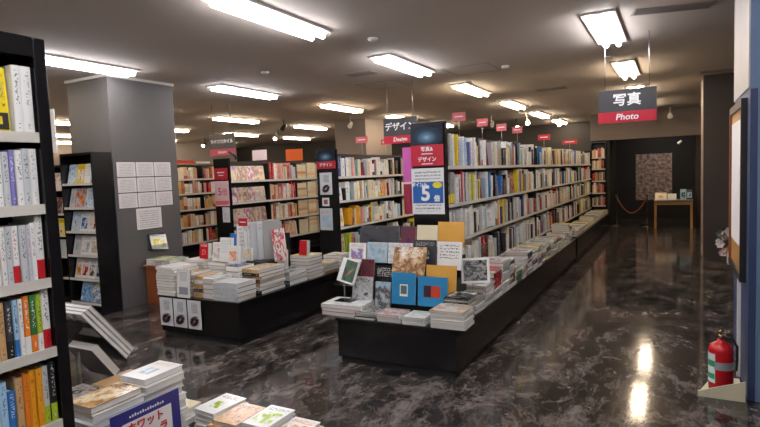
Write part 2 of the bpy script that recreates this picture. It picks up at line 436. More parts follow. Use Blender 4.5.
for i, (x, y, w, l) in enumerate(((-3.75, 7.15, .6, .6), (-2.3, 6.85, .6, .6))):
    f = MB()
    for a in ((-w/2, w/2, -l/2, -l/2+.008), (-w/2, w/2, l/2-.008, l/2), (-w/2, -w/2+.008, -l/2+.008, l/2-.008), (w/2-.008, w/2, -l/2+.008, l/2-.008)): f.box(x+a[0], x+a[1], y+a[2], y+a[3], CH-.002, CH-.0003, plain('hatch_line', '887f78', .7))
    struct(f'trim_{6+i}', f, f'thin outline of {"a" if i == 0 else "another"} square access hatch in the ceiling')
# track spotlights
for i, (x, y, on) in enumerate(((-7.6, 9.7, 0), (-9.6, 11.9, 1), (-12.6, 12.2, 1), (-6.3, 10.4, 0), (-3.6, 14.2, 1), (-3.1, 13.2, 1), (-2.6, 14.4, 1), (-3.9, 13., 0))):
    o = empty('spotlight', (x, y, CH), f'small track spotlight, {nth(i+1)} of those hanging over the far bookcases', 'spotlight', 'spotlights over the far bookcases')
    m = BLKM if i % 2 == 0 else WHITE
    MB().tube([(0, 0, -.002), (0, 0, -.14)], .01, m, 8).obj('stem', o)
    h = MB(); h.tube([(0, .05, -.13), (.02, -.02, -.17), (.05, -.12, -.23)], .04, m, 12, True, [.02, .04, .05]); lh = h.obj('lamp_head', o)
    if on: 
        g = MB(); g.tube([(.05, -.1205, -.2305), (.0515, -.125, -.234)], .045, emis('spot_glow', 'fff0d8', 25.), 12); g.obj('bulb', lh)

# ------------------------------------------------------------------ bookcases
def bookcase(x0, x1, y0, y1, ztop, shelves, bays, lab, base=0., toe=True, zend=None):
    """double-sided black case along Y; open faces +X and -X"""
    xm = (x0+x1)/2
    o = empty('bookcase', (xm, y0, 0), lab, 'bookcase', 'black double-sided bookcases')
    L = y1-y0; a, b = x0-xm, x1-xm
    MB().box(a, b, 0, .03, base, zend or ztop, BLACK).obj('end_panel', o, .002)
    MB().box(a, b, L-.03, L, base, ztop, BLACK).obj('end_panel', o, .002)
    MB().box(-.01, .01, .0305, L-.0305, base, ztop-.02, BLKM).obj('back_panel', o)
    for i, z in enumerate(shelves):
        s = MB(); s.box(.0105, b-.006, .031, L-.031, z-.02, z, BLKM); s.box(b-.006, b, .031, L-.031, z-.028, z+.004, SHELF); s.obj('shelf', o)
        s = MB(); s.box(a+.006, -.0105, .031, L-.031, z-.02, z, BLKM); s.box(a, a+.006, .031, L-.031, z-.028, z+.004, SHELF); s.obj('shelf', o)
    for y in bays:
        MB().box(.0105, b-.01, y-y0-.008, y-y0+.008, base, ztop-.05, BLKM).obj('upright', o)
    return o
def platform(name, x0, x1, y0, y1, z, lab, toe=.05):
    o = empty(name, ((x0+x1)/2, y0, 0), lab, 'display platform', 'low black display platforms'); w = (x1-x0)/2; L = y1-y0
    MB().box(-w, w, 0, L, z-.03, z, BLACK).obj('top', o, .003)
    MB().box(-w+.012, w-.012, .012, L-.012, toe, z-.0305, BLACK).obj('body', o, .003)
    MB().box(-w+.03, w-.03, .03, L-.03, 0, toe-.0005, VBLK).obj('plinth', o)
    return o
ZP1, ZP2 = .37, .40
platform('display_platform', -2.40, -1.37, 3.6, 9.0, ZP1, 'low black platform under the photo and design book display')
platform('display_platform', -2.40, -1.37, 9.15, 14.3, ZP1, 'second low black platform further along the photo bookcase')
platform('display_platform', -4.47, -3.43, 3.6, 10., ZP2, 'low black platform carrying the striped and white book piles')
platform('display_platform', -6.5, -5.5, 5.6, 9.2, .3, 'low black platform under the bookcase with the pink poster')
bookcase(-2.14, -1.80, 4.6, 14.2, 1.88, (.50, .86, 1.20, 1.55), (8.2, 11.3), 'long black bookcase of photo and design books', ZP1, zend=1.955)
bookcase(-4.19, -3.87, 6.0, 13., 1.82, (.47, .82, 1.17, 1.49), (7.9, 10.2), 'black middle bookcase with a dark blue topped end panel', ZP2, zend=1.85)
bookcase(-6.05, -5.74, 6.0, 12., 1.80, (.52, .84, 1.16, 1.485), (6.9, 7.62, 8.8), 'black bookcase with pink points poster on its end', .3, zend=1.82)
bookcase(-8.3, -7.95, 5.6, 13.5, 1.84, (.35, .66, .98, 1.28, 1.55), (7.6, 9.5), 'black bookcase with a red strip along its top', 0)

stuff_art = MB(); stuff_pb = MB()
WARM = ['peach', 'cream', 'rust', 'white', 'dusty', 'peach', 'white', 'cream', 'wine/white', 'white', 'cream//pink', 'red', 'pink', 'white//peach', 'ochre', 'peach//rust', 'cream/red', 'tan', 'white/red']
MIX = ['white', 'white', 'black/white', 'white/red', 'white', 'white', 'cream', 'silver', 'white//red', 'white//yellow', 'grey', 'white/navy', 'sky', 'black', 'tan', 'cream', 'yellow', 'white//blue', 'peach', 'charcoal', 'silver', 'white/red', 'teal', 'cream/brown', 'wine', 'white//black']
ART = ['white', 'white', 'white/charcoal', 'black/white', 'charcoal', 'white//red', 'navy', 'silver', 'white', 'silver', 'white', 'grey', 'cream', 'charcoal', 'white/red', 'sky', 'black', 'tan', 'white', 'white/navy', 'cream', 'red', 'silver', 'brown', 'white//black', 'blue', 'yellow', 'cream', 'white', 'ochre', 'grey', 'wine', 'white']
def fill(name, cat, x, y0, y1, z, hmax, pal, tavg, where, group, ystop=None, seq=(), depth=.13, hvar=.3, cap=None, gaps=.05, stuff=None, face=.06, order='from end panel'):
    """books standing spine-out toward +X on one shelf; beyond ystop they go into the uncounted mass"""
    y = y0; i = 0; rr = R
    seq = list(seq)
    while y < y1-.03:
        if i < len(seq): it = seq[i]; key, t, hf = it[0], it[1], it[2]; fo = len(it) > 3
        else:
            key = rr.choice(pal); t = rr.uniform(.5, 1.6)*tavg; hf = 1-rr.random()*hvar; fo = rr.random() < face
        h = hmax*hf
        if i >= len(seq): t *= 1.+.5*math.sin(y*9.)*rr.random()
        if fo: w = t if i < len(seq) else min(h*.75, .2)
        else: w = depth*rr.uniform(.76, .9)
        if y+(w if fo else t) > y1: break
        ind = ystop is None or y < ystop
        lean = 0.
        if not fo and rr.random() < .12: lean = rr.uniform(-.13, .13)
        if fo: M = M_faceX(x-.04-.012, y, z+.0045, .1); tt = .012; ck = rr.choice(['white/%s/%s/p', '%s/white/charcoal/f'])
        else: M = M_spineX(x-.012-rr.uniform(0, .028)*(rr.random() < .5), y+t/2+abs(lean)*h*.5, z+.001+abs(math.sin(lean))*t, lean); tt = t
        b0 = key.split('/')[0]
        cv = (key if '/' in key and len(key.split('/')) > 2 and fo else (f'{b0}/{rr.choice(["sky","tan","grey","pink","amber"])}/charcoal/{"pfst"[rr.randrange(4)]}' if fo else f'{b0}///n'))
        spk = b0 if fo else key
        if ind:
            i += 1
            if fo: lab = f'{cn(key)} {cat} cover out, {nth(i)} {order}, {where}'
            else: lab = f'{cn(key)} {cat} spine, {nth(i)} {order}, {where}'
            book(name, w, tt, h, cv, spk, M, lab, cat, group)
        else:
            (stuff or stuff_art).book(w, tt, h, cover(cv), spine(spk), pages(), M)
            i += 1
        y += (w+.004 if fo else t+.0006+abs(math.sin(lean))*h)
        if rr.random() < gaps: y += rr.uniform(.01, .05)

SH = {1: 'top shelf', 2: 'second shelf', 3: 'third shelf', 4: 'bottom shelf'}
# long photo / design bookcase
zz = {1: 1.55, 2: 1.20, 3: .86, 4: .50}
seqs = {1: [('blue//navy', .028, 1.), ('charcoal', .02, .98), ('grey', .025, .97), ('silver', .03, 1.), ('white', .03, .97), ('pink', .02, .95), ('cream', .035, 1.), ('yellow', .022, 1.), ('dusty', .03, .96), ('silver', .03, .9), ('sky', .05, .85), ('silver', .03, .9), ('white', .03, .95), ('sky', .04, .92), ('cream', .03, .9), ('silver', .05, .9), ('purple', .035, .8), ('white', .06, .9), ('white', .05, .95), ('white', .04, .97)],
        2: [('charcoal/white/yellow', .05, 1.), ('grey//yellow', .1, .95), ('white/charcoal', .09, .8), ('black/white', .03, .75), ('white', .03, .9), ('red', .035, 1.), ('white', .03, .97), ('black', .03, .9), ('charcoal', .04, .85), ('white', .03, .95), ('cream', .06, .9), ('lime', .05, .75), ('yellow', .05, .9), ('white/red', .04, .85)],
        3: [('black', .03, .9), ('white', .05, .9), ('grey', .05, .95), ('white', .05, .85), ('silver', .04, .9), ('white/red', .04, .8), ('brown', .03, .9), ('white', .05, .95), ('cream//yellow', .06, .8), ('white', .04, .9)],
        4: [('rust', .04, .7), ('charcoal', .05, .8), ('white', .04, .85), ('sky', .12, .8, 1), ('white', .03, .8), ('black', .03, .8), ('white', .04, .75), ('yellow', .09, .7, 1)]}
for s in (1, 2, 3, 4):
    for (a, b) in ((4.64, 8.18), (8.22, 11.28), (11.32, 14.15)):
        fill('art_book', 'art book', -1.80, a, b, zz[s], .30 if s < 4 else .3, ART, .047, f'{SH[s]} of long photo bookcase', f'art books on the {SH[s]} of the photo bookcase', 8.1 if a < 5 else 0., seqs[s] if a < 5 else (), stuff=stuff_art, hvar=.38, gaps=.09)
# middle bookcase
zz = {1: 1.49, 2: 1.17, 3: .82, 4: .47}
seqs = {1: [('navy/white', .07, 1.), ('white', .05, .97), ('white', .05, .9), ('black', .03, .95), ('white', .06, .9), ('cream', .05, .85), ('silver', .05, .95), ('pink', .03, .9), ('peach', .04, .92)],
        2: [('white/blue/navy/s', .14, .85, 1), ('black', .02, .6), ('white', .1, .9), ('teal', .04, .9), ('white', .06, .85), ('yellow', .03, .85), ('white', .06, .9), ('tan', .05, .9)],
        3: [('white/yellow/grey/p', .15, .9, 1), ('amber', .1, .85), ('brown', .05, .85), ('cream', .04, .8), ('amber', .08, .95), ('ochre', .05, .9), ('pink', .03, .8), ('peach', .1, .8, 1)],
        4: [('cream/tan/brown/p', .16, .9, 1), ('lime', .05, .9), ('yellow', .05, .9), ('pink', .05, .9)]}
for s in (1, 2, 3, 4):
    for (a, b) in ((6.04, 7.88), (7.92, 10.18)):
        fill('paperback', 'paperback', -3.87, a, b, zz[s], .272, MIX, .052, f'{SH[s]} of middle bookcase', f'paperbacks on the {SH[s]} of the middle bookcase', 7.7 if a < 7 else 0., seqs[s] if a < 7 else (), stuff=stuff_pb, hvar=.4, gaps=.12)
# pink-poster bookcase : first bay cover-out behind light frames, second bay spines, third bay flat piles
zz = {1: 1.485, 2: 1.16, 3: .84, 4: .52}
for s in (1, 2, 3, 4):
    y = 6.06; k = 0
    while y < 6.78:
        k += 1; key = R.choice(['cream/peach/purple/f', 'peach/white/dusty/f', 'white/pink/purple/f', 'cream/dusty/grey/f'])
        book('paperback', .125, .012, .22, key, cn(key) if cn(key) in PAL else 'cream', M_faceX(-5.79, y, zz[s]+.0045, .12), f'{cn(key)} patterned paperback, {nth(k)} in the cover-out bay, {SH[s]} of pink-poster bookcase', 'paperback', 'cover-out paperbacks on the pink-poster bookcase')
        y += .13
    fill('paperback', 'paperback', -5.74, 6.92, 7.6, zz[s], .275, (['red', 'cream', 'white', 'pink', 'peach', 'silver', 'green', 'teal'] if s == 1 else WARM), .045, f'{SH[s]} of pink-poster bookcase', f'paperbacks on the {SH[s]} of the pink-poster bookcase', None, [('red', .05, 1.), ('red', .04, .98), ('white', .04, .95), ('cream', .04, .9)] if s == 1 else (), face=0.)
    fill('paperback', 'paperback', -5.74, 8.82, 11.9, zz[s], .28, WARM, .05, '', '', 0., stuff=stuff_pb)
    for j, yy in enumerate((7.65, 7.94, 8.23, 8.52)):
        z_ = zz[s]+.005
        for q in range(8):
            t = R.choice((.035, .04, .045)); key = R.choice(['cream', 'cream', 'cream', 'tan', 'peach'])
            stuff_pb.book(.12, t, .25, cover(key+'///n'), spine(key), pages(), T((-5.75, yy+.01, z_+t/2)) @ RZ(PI) @ RX(PI/2) @ T((0, 0, -.0)) if 0 else T((-5.755, yy, z_+t/2)) @ RZ(PI) @ RX(PI/2))
            z_ += t+.001
            if z_ > zz[s]+.24: break
# red-topped bookcase and side fill
for s, z in enumerate((1.55, 1.28, .98, .66, .35)):
    for (a, b) in ((5.64, 7.58), (7.62, 9.48)):
        fill('paperback', 'paperback', -7.95, a, b, z, .25 if s else .23, WARM, .05, '', '', 0., stuff=stuff_pb, face=.05)
tag(stuff_art.obj('art_books'), 'mass of art book spines further along the long photo bookcase', 'books', None, 'stuff')
tag(stuff_pb.obj('paperbacks'), 'mass of warm-toned paperbacks on the far bookcases', 'books', None, 'stuff')

# bookcase tops
def board_sign(name, x, y, z, w, h, t, mats, lab, texts=(), group=None, rz=0., poles=None, cat='sign'):
    """flat sign facing -Y; mats = list of (z0,z1,material) fractions; poles: (x offsets, top z)"""
    o = empty(name, (x, y, z), lab, cat, group, (0, 0, rz))
    for i, (a, b, m) in enumerate(mats):
        MB().box(-w/2, w/2, -t/2-.0008*i, t/2, h*a, h*b, m).obj('board' if i == 0 else 'colour_strip', o)
    for (s, size, m, fx, fz, k) in texts:
        text(s, size, m, o, (fx*w, -t/2-.004, fz*h), **k)
    if poles:
        for px, zt in poles: MB().tube([(px, 0, h if zt > 0 else 0), (px, 0, h+zt if zt > 0 else zt)], .004, METAL, 6).obj('rod', o)
    return o
DG = plain('sign_charcoal', '3b3a3c', .45)
HS = 'section signs hanging over the bookcases'
board_sign('hanging_sign', -.42, 6., 1.925, .53, .325, .03, [(.33, 1, DG), (0, .33, REDM)], 'dark hanging sign with red strip reading 写真 Photo', [('写真', .13, INKW, 0, .66, dict(bold=.003)), ('Photo', .085, INKW, 0, .16, dict(bold=.0015, shear=.15))], HS, 0, [(-.2, .54), (.2, .54)])
board_sign('hanging_sign', -3.42, 7., 1.93, .52, .36, .03, [(.3, 1, DG), (0, .3, REDM)], 'dark hanging sign with red strip reading デザイン', [('デザイン', .12, INKW, 0, .64, dict(bold=.003)), ('Design', .08, INKW, 0, .15, dict(bold=.0015, shear=.15))], HS, 0, [(-.2, .505), (.2, .505)])
board_sign('hanging_sign', -6.82, 7., 1.93, .55, .36, .03, [(.3, 1, DG), (0, .3, plain('rose_strip', 'b8405a', .5))], 'dark hanging sign with rose strip reading ライフスタイル', [('ライフスタイル', .075, INKW, 0, .64, dict(bold=.002)), ('Lifestyle', .06, INKW, 0, .15, dict(shear=.15))], HS, 0, [(-.2, .505), (.2, .505)])

def blueglow(name='blue_photo'):
    if name in _m: return _m[name]
    t = NT(name); u, v = t.uv()
    d = t.math('SQRT', t.math('ADD', t.math('POWER', t.math('SUBTRACT', u, .5), 2.), t.math('POWER', t.math('SUBTRACT', v, .35), 2.)))
    t.set(t.b.inputs['Base Color'], t.ramp(d, [(.02, '7f9cb0'), (.12, '54748c'), (.3, '223a4e'), (.5, '0c1626')])); t.b.inputs['Roughness'].default_value = .2
    _m[name] = t.m; return t.m
def smallprint(name='small_print', ink='555a60', bg='e4e5e6', rows_=14.):
    if name in _m: return _m[name]
    t = NT(name); u, v = t.uv()
    f, _ = t.noise(t.comb(t.math('MULTIPLY', u, 30.), t.math('MULTIPLY', v, rows_*2.5)), 1., 1.)
    m = t.math('MULTIPLY', t.math('GREATER_THAN', t.math('FRACT', t.math('MULTIPLY', v, rows_)), .5), t.math('GREATER_THAN', f, .47))
    m = t.math('MULTIPLY', m, t.band(u, .1, .9)); m = t.math('MULTIPLY', m, t.band(v, .06, .94))
    t.set(t.b.inputs['Base Color'], t.mix(t.math('MULTIPLY', m, .75), lin(bg), lin(ink))); t.b.inputs['Roughness'].default_value = .5
    _m[name] = t.m; return t.m
def sheetY(o, x0, x1, z0, z1, y, m, name='sheet'):
    c = MB(); c.box(x0, x1, y, y+.002, z0, z1, m); return c.obj(name, o)
# end-panel poster of the photo bookcase
o = empty('section_topper', (-1.98, 4.595, 1.56), 'blue photo and red section header on photo bookcase end', 'sign')
sheetY(o, -.16, .16, 0.0, .19, -.012, REDM, 'red_panel'); sheetY(o, -.16, .16, .19, .385, -.012, blueglow(), 'photo_panel')
text('写真&', .046, INKW, o, (0, -.016, .15), bold=.001); text('デザイン', .046, INKW, o, (0, -.016, .058), bold=.001)
for zz_ in (.106, .016): MB().box(-.055, .055, -.0135, -.0125, zz_, zz_+.007, INKW).obj('white_line', o)
o = empty('points_poster', (-1.985, 4.595, 1.12), 'white poster with blue box reading 5倍 on photo bookcase end', 'poster')
sheetY(o, -.16, .16, 0, .42, -.008, smallprint(), 'sheet'); sheetY(o, -.15, .15, .1, .295, -.0085, plain('poster_blue', '1f5fa8', .4), 'blue_panel')
text('5', .19, INKW, o, (-.02, -.012, .185), bold=.006); text('倍', .06, INKW, o, (.09, -.012, .14), bold=.002); text('ポイント', .04, INKW, o, (-.08, -.012, .268), bold=.0015)
c = MB(); c.lathe([(.035, 0), (.035, .002)], plain('poster_yellow', 'e5d324', .5), (0, 0, 0), 20); q = c.obj('yellow_badge', o); q.rotation_euler = (PI/2, 0, 0); q.scale = (1.3, .8, 1); q.location = (.095, -.0085, .265)
# magenta and wine banners at its side
for i, (z0, z1, m, lb) in enumerate(((1.42, 1.74, plain('magenta_cloth', 'c25aa6', .7), 'magenta pennant'), (1.12, 1.40, plain('wine_cloth', '8a1c38', .7), 'dark red pennant'))):
    b = MB(); b.box(-2.24, -2.1405, 4.61, 4.613, z0, z1, m); tag(b.obj('pennant'), f'{lb} hung on the side of the photo bookcase end', 'pennant')
# middle bookcase end
o = empty('section_topper', (-4.03, 5.995, 1.6), 'dark blue photo and red header on middle bookcase end', 'sign')
sheetY(o, -.15, .15, 0, .1, -.012, REDM, 'red_panel'); sheetY(o, -.15, .15, .1, .26, -.012, blueglow(), 'photo_panel'); text('デザイン', .05, INKW, o, (0, -.016, .05), bold=.001)
def device(name='white_poster'):
    if name in _m: return _m[name]
    t = NT(name); u, v = t.uv()
    f, _ = t.noise(t.comb(t.math('MULTIPLY', u, 16.), t.math('MULTIPLY', v, 40.)), 1., 1.)
    m = t.math('MULTIPLY', t.math('GREATER_THAN', f, .5), t.math('MULTIPLY', t.band(u, .3, .75), t.band(v, .55, .9)))
    col = t.mix(t.math('MULTIPLY', m, .7), lin('d7d9dc'), lin('44484f'))
    t.set(t.b.inputs['Base Color'], col); t.b.inputs['Roughness'].default_value = .4
    _m[name] = t.m; return t.m
def ring_poster(o, x, z, w, h, y):
    """white sheet with a dark and red ring-shaped gadget tilted across its lower half"""
    sheetY(o, x-w/2, x+w/2, z, z+h, y, device(), 'sheet')
    c = MB(); pts = []; a = w*.23; b = h*.1
    for k in range(21):
        t = 2*PI*k/20; px, pz = a*math.cos(t), b*math.sin(t); ca, sa = math.cos(.6), math.sin(.6)
        pts.append((x+px*ca-pz*sa, y-.002, z+h*.28+px*sa+pz*ca))
    c.tube(pts, w*.11, plain('gadget_dark', '3a1c22', .4), 6, False); c.obj('printed_ring', o)
o = empty('wall_poster', (-4.045, 5.995, 1.26), 'white poster with dark ring picture on middle bookcase end', 'poster'); ring_poster(o, 0, 0, .19, .29, -.006)
o = empty('notice_card', (-4.06, 5.995, 1.11), 'small square white card below ring poster on middle bookcase end', 'notice')
sheetY(o, -.055, .055, 0, .11, -.006, PAPER); sheetY(o, -.03, .03, .025, .085, -.0065, plain('dusty_red', '9a4a5a', .5), 'emblem')
o = empty('notice_sheet', (-4.065, 5.995, .79), 'pale blue printed sheet low on middle bookcase end', 'notice')
sheetY(o, -.1, .1, 0, .29, -.006, cover('silver/sky/tan/p'))
# pink-poster bookcase end
o = empty('section_topper', (-5.9, 5.995, 1.51), 'red header card on the pink-poster bookcase end', 'sign'); sheetY(o, -.135, .135, 0, .17, -.008, REDM, 'red_panel')
MB().box(-.07, .07, -.0095, -.0085, .1, .115, INKW).obj('white_line', o); MB().box(-.05, .05, -.0095, -.0085, .06, .07, INKW).obj('white_line', o)
o = empty('points_poster', (-5.9, 5.995, 1.12), 'pink and white poster reading 5倍 on bookcase end', 'poster'); sheetY(o, -.14, .14, 0, .37, -.007, plain('pale_pink', 'ddb7bf', .5)); sheetY(o, -.13, .13, .02, .08, -.0075, REDP, 'red_band')
text('5', .16, INKR, o, (-.035, -.011, .21), bold=.001); text('倍', .11, INKR, o, (.06, -.011, .2))
o = empty('notice_sheet', (-5.84, 5.995, .88), 'small pale sheet under the pink points poster', 'notice'); sheetY(o, -.07, .07, 0, .22, -.006, smallprint())
# little red signs on poles
for i, (x, y, z, w, m) in enumerate(((-1.97, 5.42, 2.02, .14, REDP), (-1.97, 6.2, 2.01, .13, REDP), (-1.97, 7.0, 2.0, .13, REDP), (-1.97, 7.8, 2.01, .14, REDP), (-1.97, 9.6, 1.98, .2, REDM), (-1.97, 12.2, 1.99, .3, REDM), (-4.03, 6.95, 1.97, .2, REDP), (-4.03, 7.7, 1.96, .17, REDP))):
    o = empty('shelf_sign', (x, y, z), f'small red sign on thin pole, {nth((i if i < 6 else i-6)+1)} along the top of {"photo" if i < 6 else "middle"} bookcase', 'sign', 'small red signs on bookcase tops')
    zb = (1.861 if i < 6 else 1.801)-z
    MB().box(-w/2, w/2, -.004, .004, 0, .09, m).obj('board', o); MB().tube([(0, 0, 0), (0, 0, zb)], .003, METAL, 6).obj('pole', o)
    MB().box(-w*.32, w*.32, -.005, -.0042, .04, .052, INKW).obj('white_line', o)
# signs above pink-poster and red-topped bookcases
def topbox(x0, x1, y0, y1, z0, z1, m, name, lab, cat='sign'):
    tag(MB().box(x0, x1, y0, y1, z0, z1, m).obj(name), lab, cat)
topbox(-6.08, -5.8, 6.9, 6.93, 1.805, 1.97, plain('white_pink', 'ddc9c6', .6), 'header_card', 'white header card standing on the pink-poster bookcase')
topbox(-6.06, -5.72, 7.75, 7.79, 1.80, 2.0, plain('orange_card', 'd85f1e', .6), 'header_card', 'orange header card standing on the pink-poster bookcase')
topbox(-6.0, -5.7, 8.6, 8.63, 1.80, 1.98, plain('orange_red_card', 'd23c28', .6), 'header_card', 'red-orange header card behind the orange one')
topbox(-7.955, -7.945, 6.7, 7.4, 1.8405, 1.90, plain('orange_red_card', 'd23c28', .6), 'header_strip', 'bright red header strip on the red-topped bookcase')
topbox(-7.955, -7.947, 7.45, 7.8, 1.8405, 1.875, WHITE, 'header_strip', 'white header strip beside the bright red one')
topbox(-7.955, -7.947, 6.25, 6.65, 1.8405, 1.875, WHITE, 'header_strip', 'white header strip by the grey column')
o = tag(MB().tube([(-5.88, 6.3, 1.81), (-5.88, 6.3, 1.86), (-5.92, 6.2, 1.93)], .02, BLKM, 8).obj('clip_lamp'), 'small black clip lamp on top of the pink-poster bookcase', 'lamp')

# far end case facing the viewer
def facing_case(x0, x1, y0, y1, z0, z1, shelves, lab, tilt=False, name='bookcase'):
    xm = (x0+x1)/2; w = (x1-x0)/2; d = y1-y0
    o = empty(name, (xm, y0, z0), lab, 'bookcase')
    for s in (-1, 1): MB().box(s*w-(.02 if s > 0 else 0), s*w+(.02 if s < 0 else 0), 0, d, 0, z1-z0, BLACK).obj('side_panel', o, .002)
    MB().box(-w+.0205, w-.0205, d-.012, d, 0, z1-z0, BLKM).obj('back_panel', o)
    MB().box(-w+.0205, w-.0205, 0, d-.0125, z1-z0-.03, z1-z0, BLACK).obj('top_panel', o)
    for z in shelves:
        c = MB(); c.box(-w+.021, w-.021, .006, d-.013, z-z0-.012, z-z0, BLKM); c.box(-w+.021, w-.021, 0, .006, z-z0-.015, z-z0+.012, SHELF); c.obj('shelf', o)
    return o
facing_case(-1.86, -1.5, 14.62, 14.88, 0, 2.1, (.5, .82, 1.12, 1.42, 1.7), 'narrow bookcase at the far end against the recess pier')
fe = MB()
for z in (.5, .82, 1.12, 1.42, 1.7):
    x = -1.83
    while x < -1.56:
        t = R.uniform(.02, .05); h = R.uniform(.19, .26); k = R.choice(['white', 'cream', 'tan', 'peach', 'grey', 'red', 'brown'])
        fe.book(.15, t, h, cover(k+'///n'), spine(k), pages(), T((x+t/2, 14.64, z)) @ RZ(PI/2)); x += t+.001
tag(fe.obj('paperbacks'), 'pale books filling the narrow far-end bookcase', 'books', None, 'stuff')

# ------------------------------------------------------------------ magazine rack by the grey column
RK = (-6.4, -5.8, 3.93, 4.13, 0, 1.88)
facing_case(-6.4, -5.8, 3.9, 4.15, 0, 1.88, (.12, .40, .68, .96, 1.24, 1.52), 'black magazine rack in front of the grey column', name='magazine_rack')
mg = {1.52: [('sky/white/blue/f', .15), ('yellow/white/red/p', .15), ('white/silver/grey/t', .12)],
      1.24: [('silver/grey/white/s', .09), ('sky/orange/rust/f', .2), ('sky/white/blue/f', .17)],
      .96: [('sky/white/navy/f', .16), ('white/blue/charcoal/p', .15), ('white/orange/black/p', .14)],
      .68: [('silver/grey/charcoal/s', .14), ('white/silver/grey/p', .17), ('white/tan/silver/p', .14)],
      .40: [('white/amber/rust/p', .12), ('white/red/wine/p', .12), ('white/brown/charcoal/p', .13), ('silver/navy/black/p', .13)],
      .12: [('sky/blue/white/f', .2), ('white/blue/yellow/f', .17)]}
for si, z in enumerate(sorted(mg, reverse=True)):
    x = -6.36
    if z < .2: x = -6.28
    for i, (k, w) in enumerate(mg[z]):
        book('magazine', w, .012, .235, k, cn(k) if cn(k) in PAL else 'white', M_faceY(x, 3.955, z+.004, .22), f'{cn(k)} magazine cover, {nth(i+1)} along shelf {["one","two","three","four","five","six"][si]} from top of magazine rack', 'magazine', 'magazines on the rack by the grey column')
        x += w+.006
facing_case(-7.3, -6.7, 4.25, 4.5, 0, 1.78, (.3, .58, .86, 1.14, 1.46), 'second black rack behind the magazine rack')
for i, (z, k) in enumerate(((1.46, 'peach/white/rust/f'), (1.14, 'dusty/charcoal/brown/f'), (.86, 'yellow/white/brown/p'), (.58, 'silver/grey/grey/t'))):
    for j, x in enumerate((-7.25, -7.06, -6.9)):
        book('magazine', .17 if j < 1 else .15, .012, .22, k, 'cream', M_faceY(x, 4.29, z+.004, .2), f'{cn(k)} magazine, {nth(j+1)} along shelf {["one","two","three","four"][i]} of second black rack', 'magazine', 'magazines on the second rack')
o = MB().box(-6.52, -6.44, 3.905, 3.912, 1.9, 2.42, PAPER).obj('hanging_banner'); tag(o, 'narrow white strip hanging above the magazine rack', 'banner')

# sheets on the grey column
PS = smallprint('form_print', '8a8584', 'd9d2d0', 9.)
for r in range(3):
    for c_ in range(3):
        y0 = 4.245+.267*c_; z0 = 1.59-.19*r
        o = MB().box(-5.8495, -5.846, y0, y0+.255, z0, z0+.175, PAPER); 
        o.quad((-5.8455, y0+.004, z0+.004), (-5.8455, y0+.251, z0+.004), (-5.8455, y0+.251, z0+.171), (-5.8455, y0+.004, z0+.171), PS)
        tag(o.obj('notice_sheet'), f'white printed sheet on grey column, {["top","middle","bottom"][r]} row, {nth(c_+1)} column', 'notice', 'nine white sheets on the grey column')
o = MB().box(-5.8495, -5.846, 4.47, 4.84, .93, 1.19, PAPER); o.quad((-5.8455, 4.475, .935), (-5.8455, 4.835, .935), (-5.8455, 4.835, 1.185), (-5.8455, 4.475, 1.185), PS)
tag(o.obj('notice_sheet'), 'large single white sheet under the nine sheets on grey column', 'notice')
o = empty('leaflet_holder', (-5.845, 4.73, .66), 'clear tilted holder with a white and yellow leaflet on grey column', 'leaflet holder')
c = MB(); c.box(0, .06, -.13, .13, 0, .003, CLEAR); c.box(.06, .063, -.13, .13, 0, .06, CLEAR); c.box(0, .003, -.13, .13, .003, .2, CLEAR); c.obj('bracket', o)
b = MB(); b.book(.24, .008, .2, cover('white/yellow/grey/p'), spine('white'), pages(), T((.055, -.11, .01)) @ RZ(PI/2) @ RX(-.35) @ RY(.12)); b.obj('leaflet', o)
# orange wood stand beside the column
o = empty('side_cabinet', (-5.6, 4.72, 0), 'small orange-brown wooden stand beside the grey column', 'cabinet')
c = MB(); c.box(-.23, .23, -.22, .22, .46, .485, WOODO); c.obj('top', o, .003)
c = MB(); c.box(-.21, .21, -.2, .2, .0, .4595, WOODO); c.obj('body', o, .003)
for i in range(3):
    stack('booklet', -5.8+.14*i, 4.53, .486, .13, .3, [(.018, R.choice(['cream///n', 'white///n', 'white/lime/grey/f']), 'white') for _ in range(3)]+[(.015, ['cream/lime/grey/f', 'white/yellow/grey/f', 'white/lime/sky/f'][i], 'white')], f'{nth(i+1)} pile on orange-brown stand', 'booklet', 'booklets on the orange-brown stand')

# ------------------------------------------------------------------ platform 2 piles
W = lambda n, t, k='white///n', s='white': [(t*R.uniform(.9, 1.1), k, s) for _ in range(n)]
z2 = ZP2+.0005
G2 = 'books piled on the middle platform'
stack('book', -4.50, 3.62, z2, .25, .3, W(10, .027), 'tall white pile on middle platform corner', group=G2)
for i in range(3):
    o = empty('ring_poster', (-4.36+.19*i, 3.5965, .11), f'white poster with dark ring picture on platform front, {nth(i+1)} from the corner', 'poster', 'three posters on the platform front'); ring_poster(o, 0, 0, .175, .275, -.004)
o = empty('standing_poster', (-4.12, 3.603, z2), 'white printed poster standing beside the tall white pile', 'poster')
c = MB(); c.box(-.085, .085, 0, .003, 0, .275, PAPER, RX(-.06)); c.obj('sheet', o)
c = MB(); c.box(-.06, .06, -.0012, -.0004, .15, .25, smallprint(), RX(-.06)); c.box(-.06, .06, -.0012, -.0004, .03, .1, plain('print_grey', '8d9096', .5), RX(-.06)); c.obj('printed_block', o)
stack('book', -4.18, 3.66, z2, .13, .24, W(6, .035, 'cream///n', 'tan')+[(.03, 'brown/tan/cream/p', 'brown')], 'tan pile behind the standing poster', group=G2)
stack('book', -4.03, 3.66, z2, .12, .24, [(.05, 'tan///n', 'tan'), (.03, 'charcoal///n', 'charcoal'), (.05, 'tan///n', 'tan'), (.03, 'white///n', 'white'), (.04, 'tan///n', 'tan')], 'narrow tan and dark pile on middle platform', group=G2, spines=True)
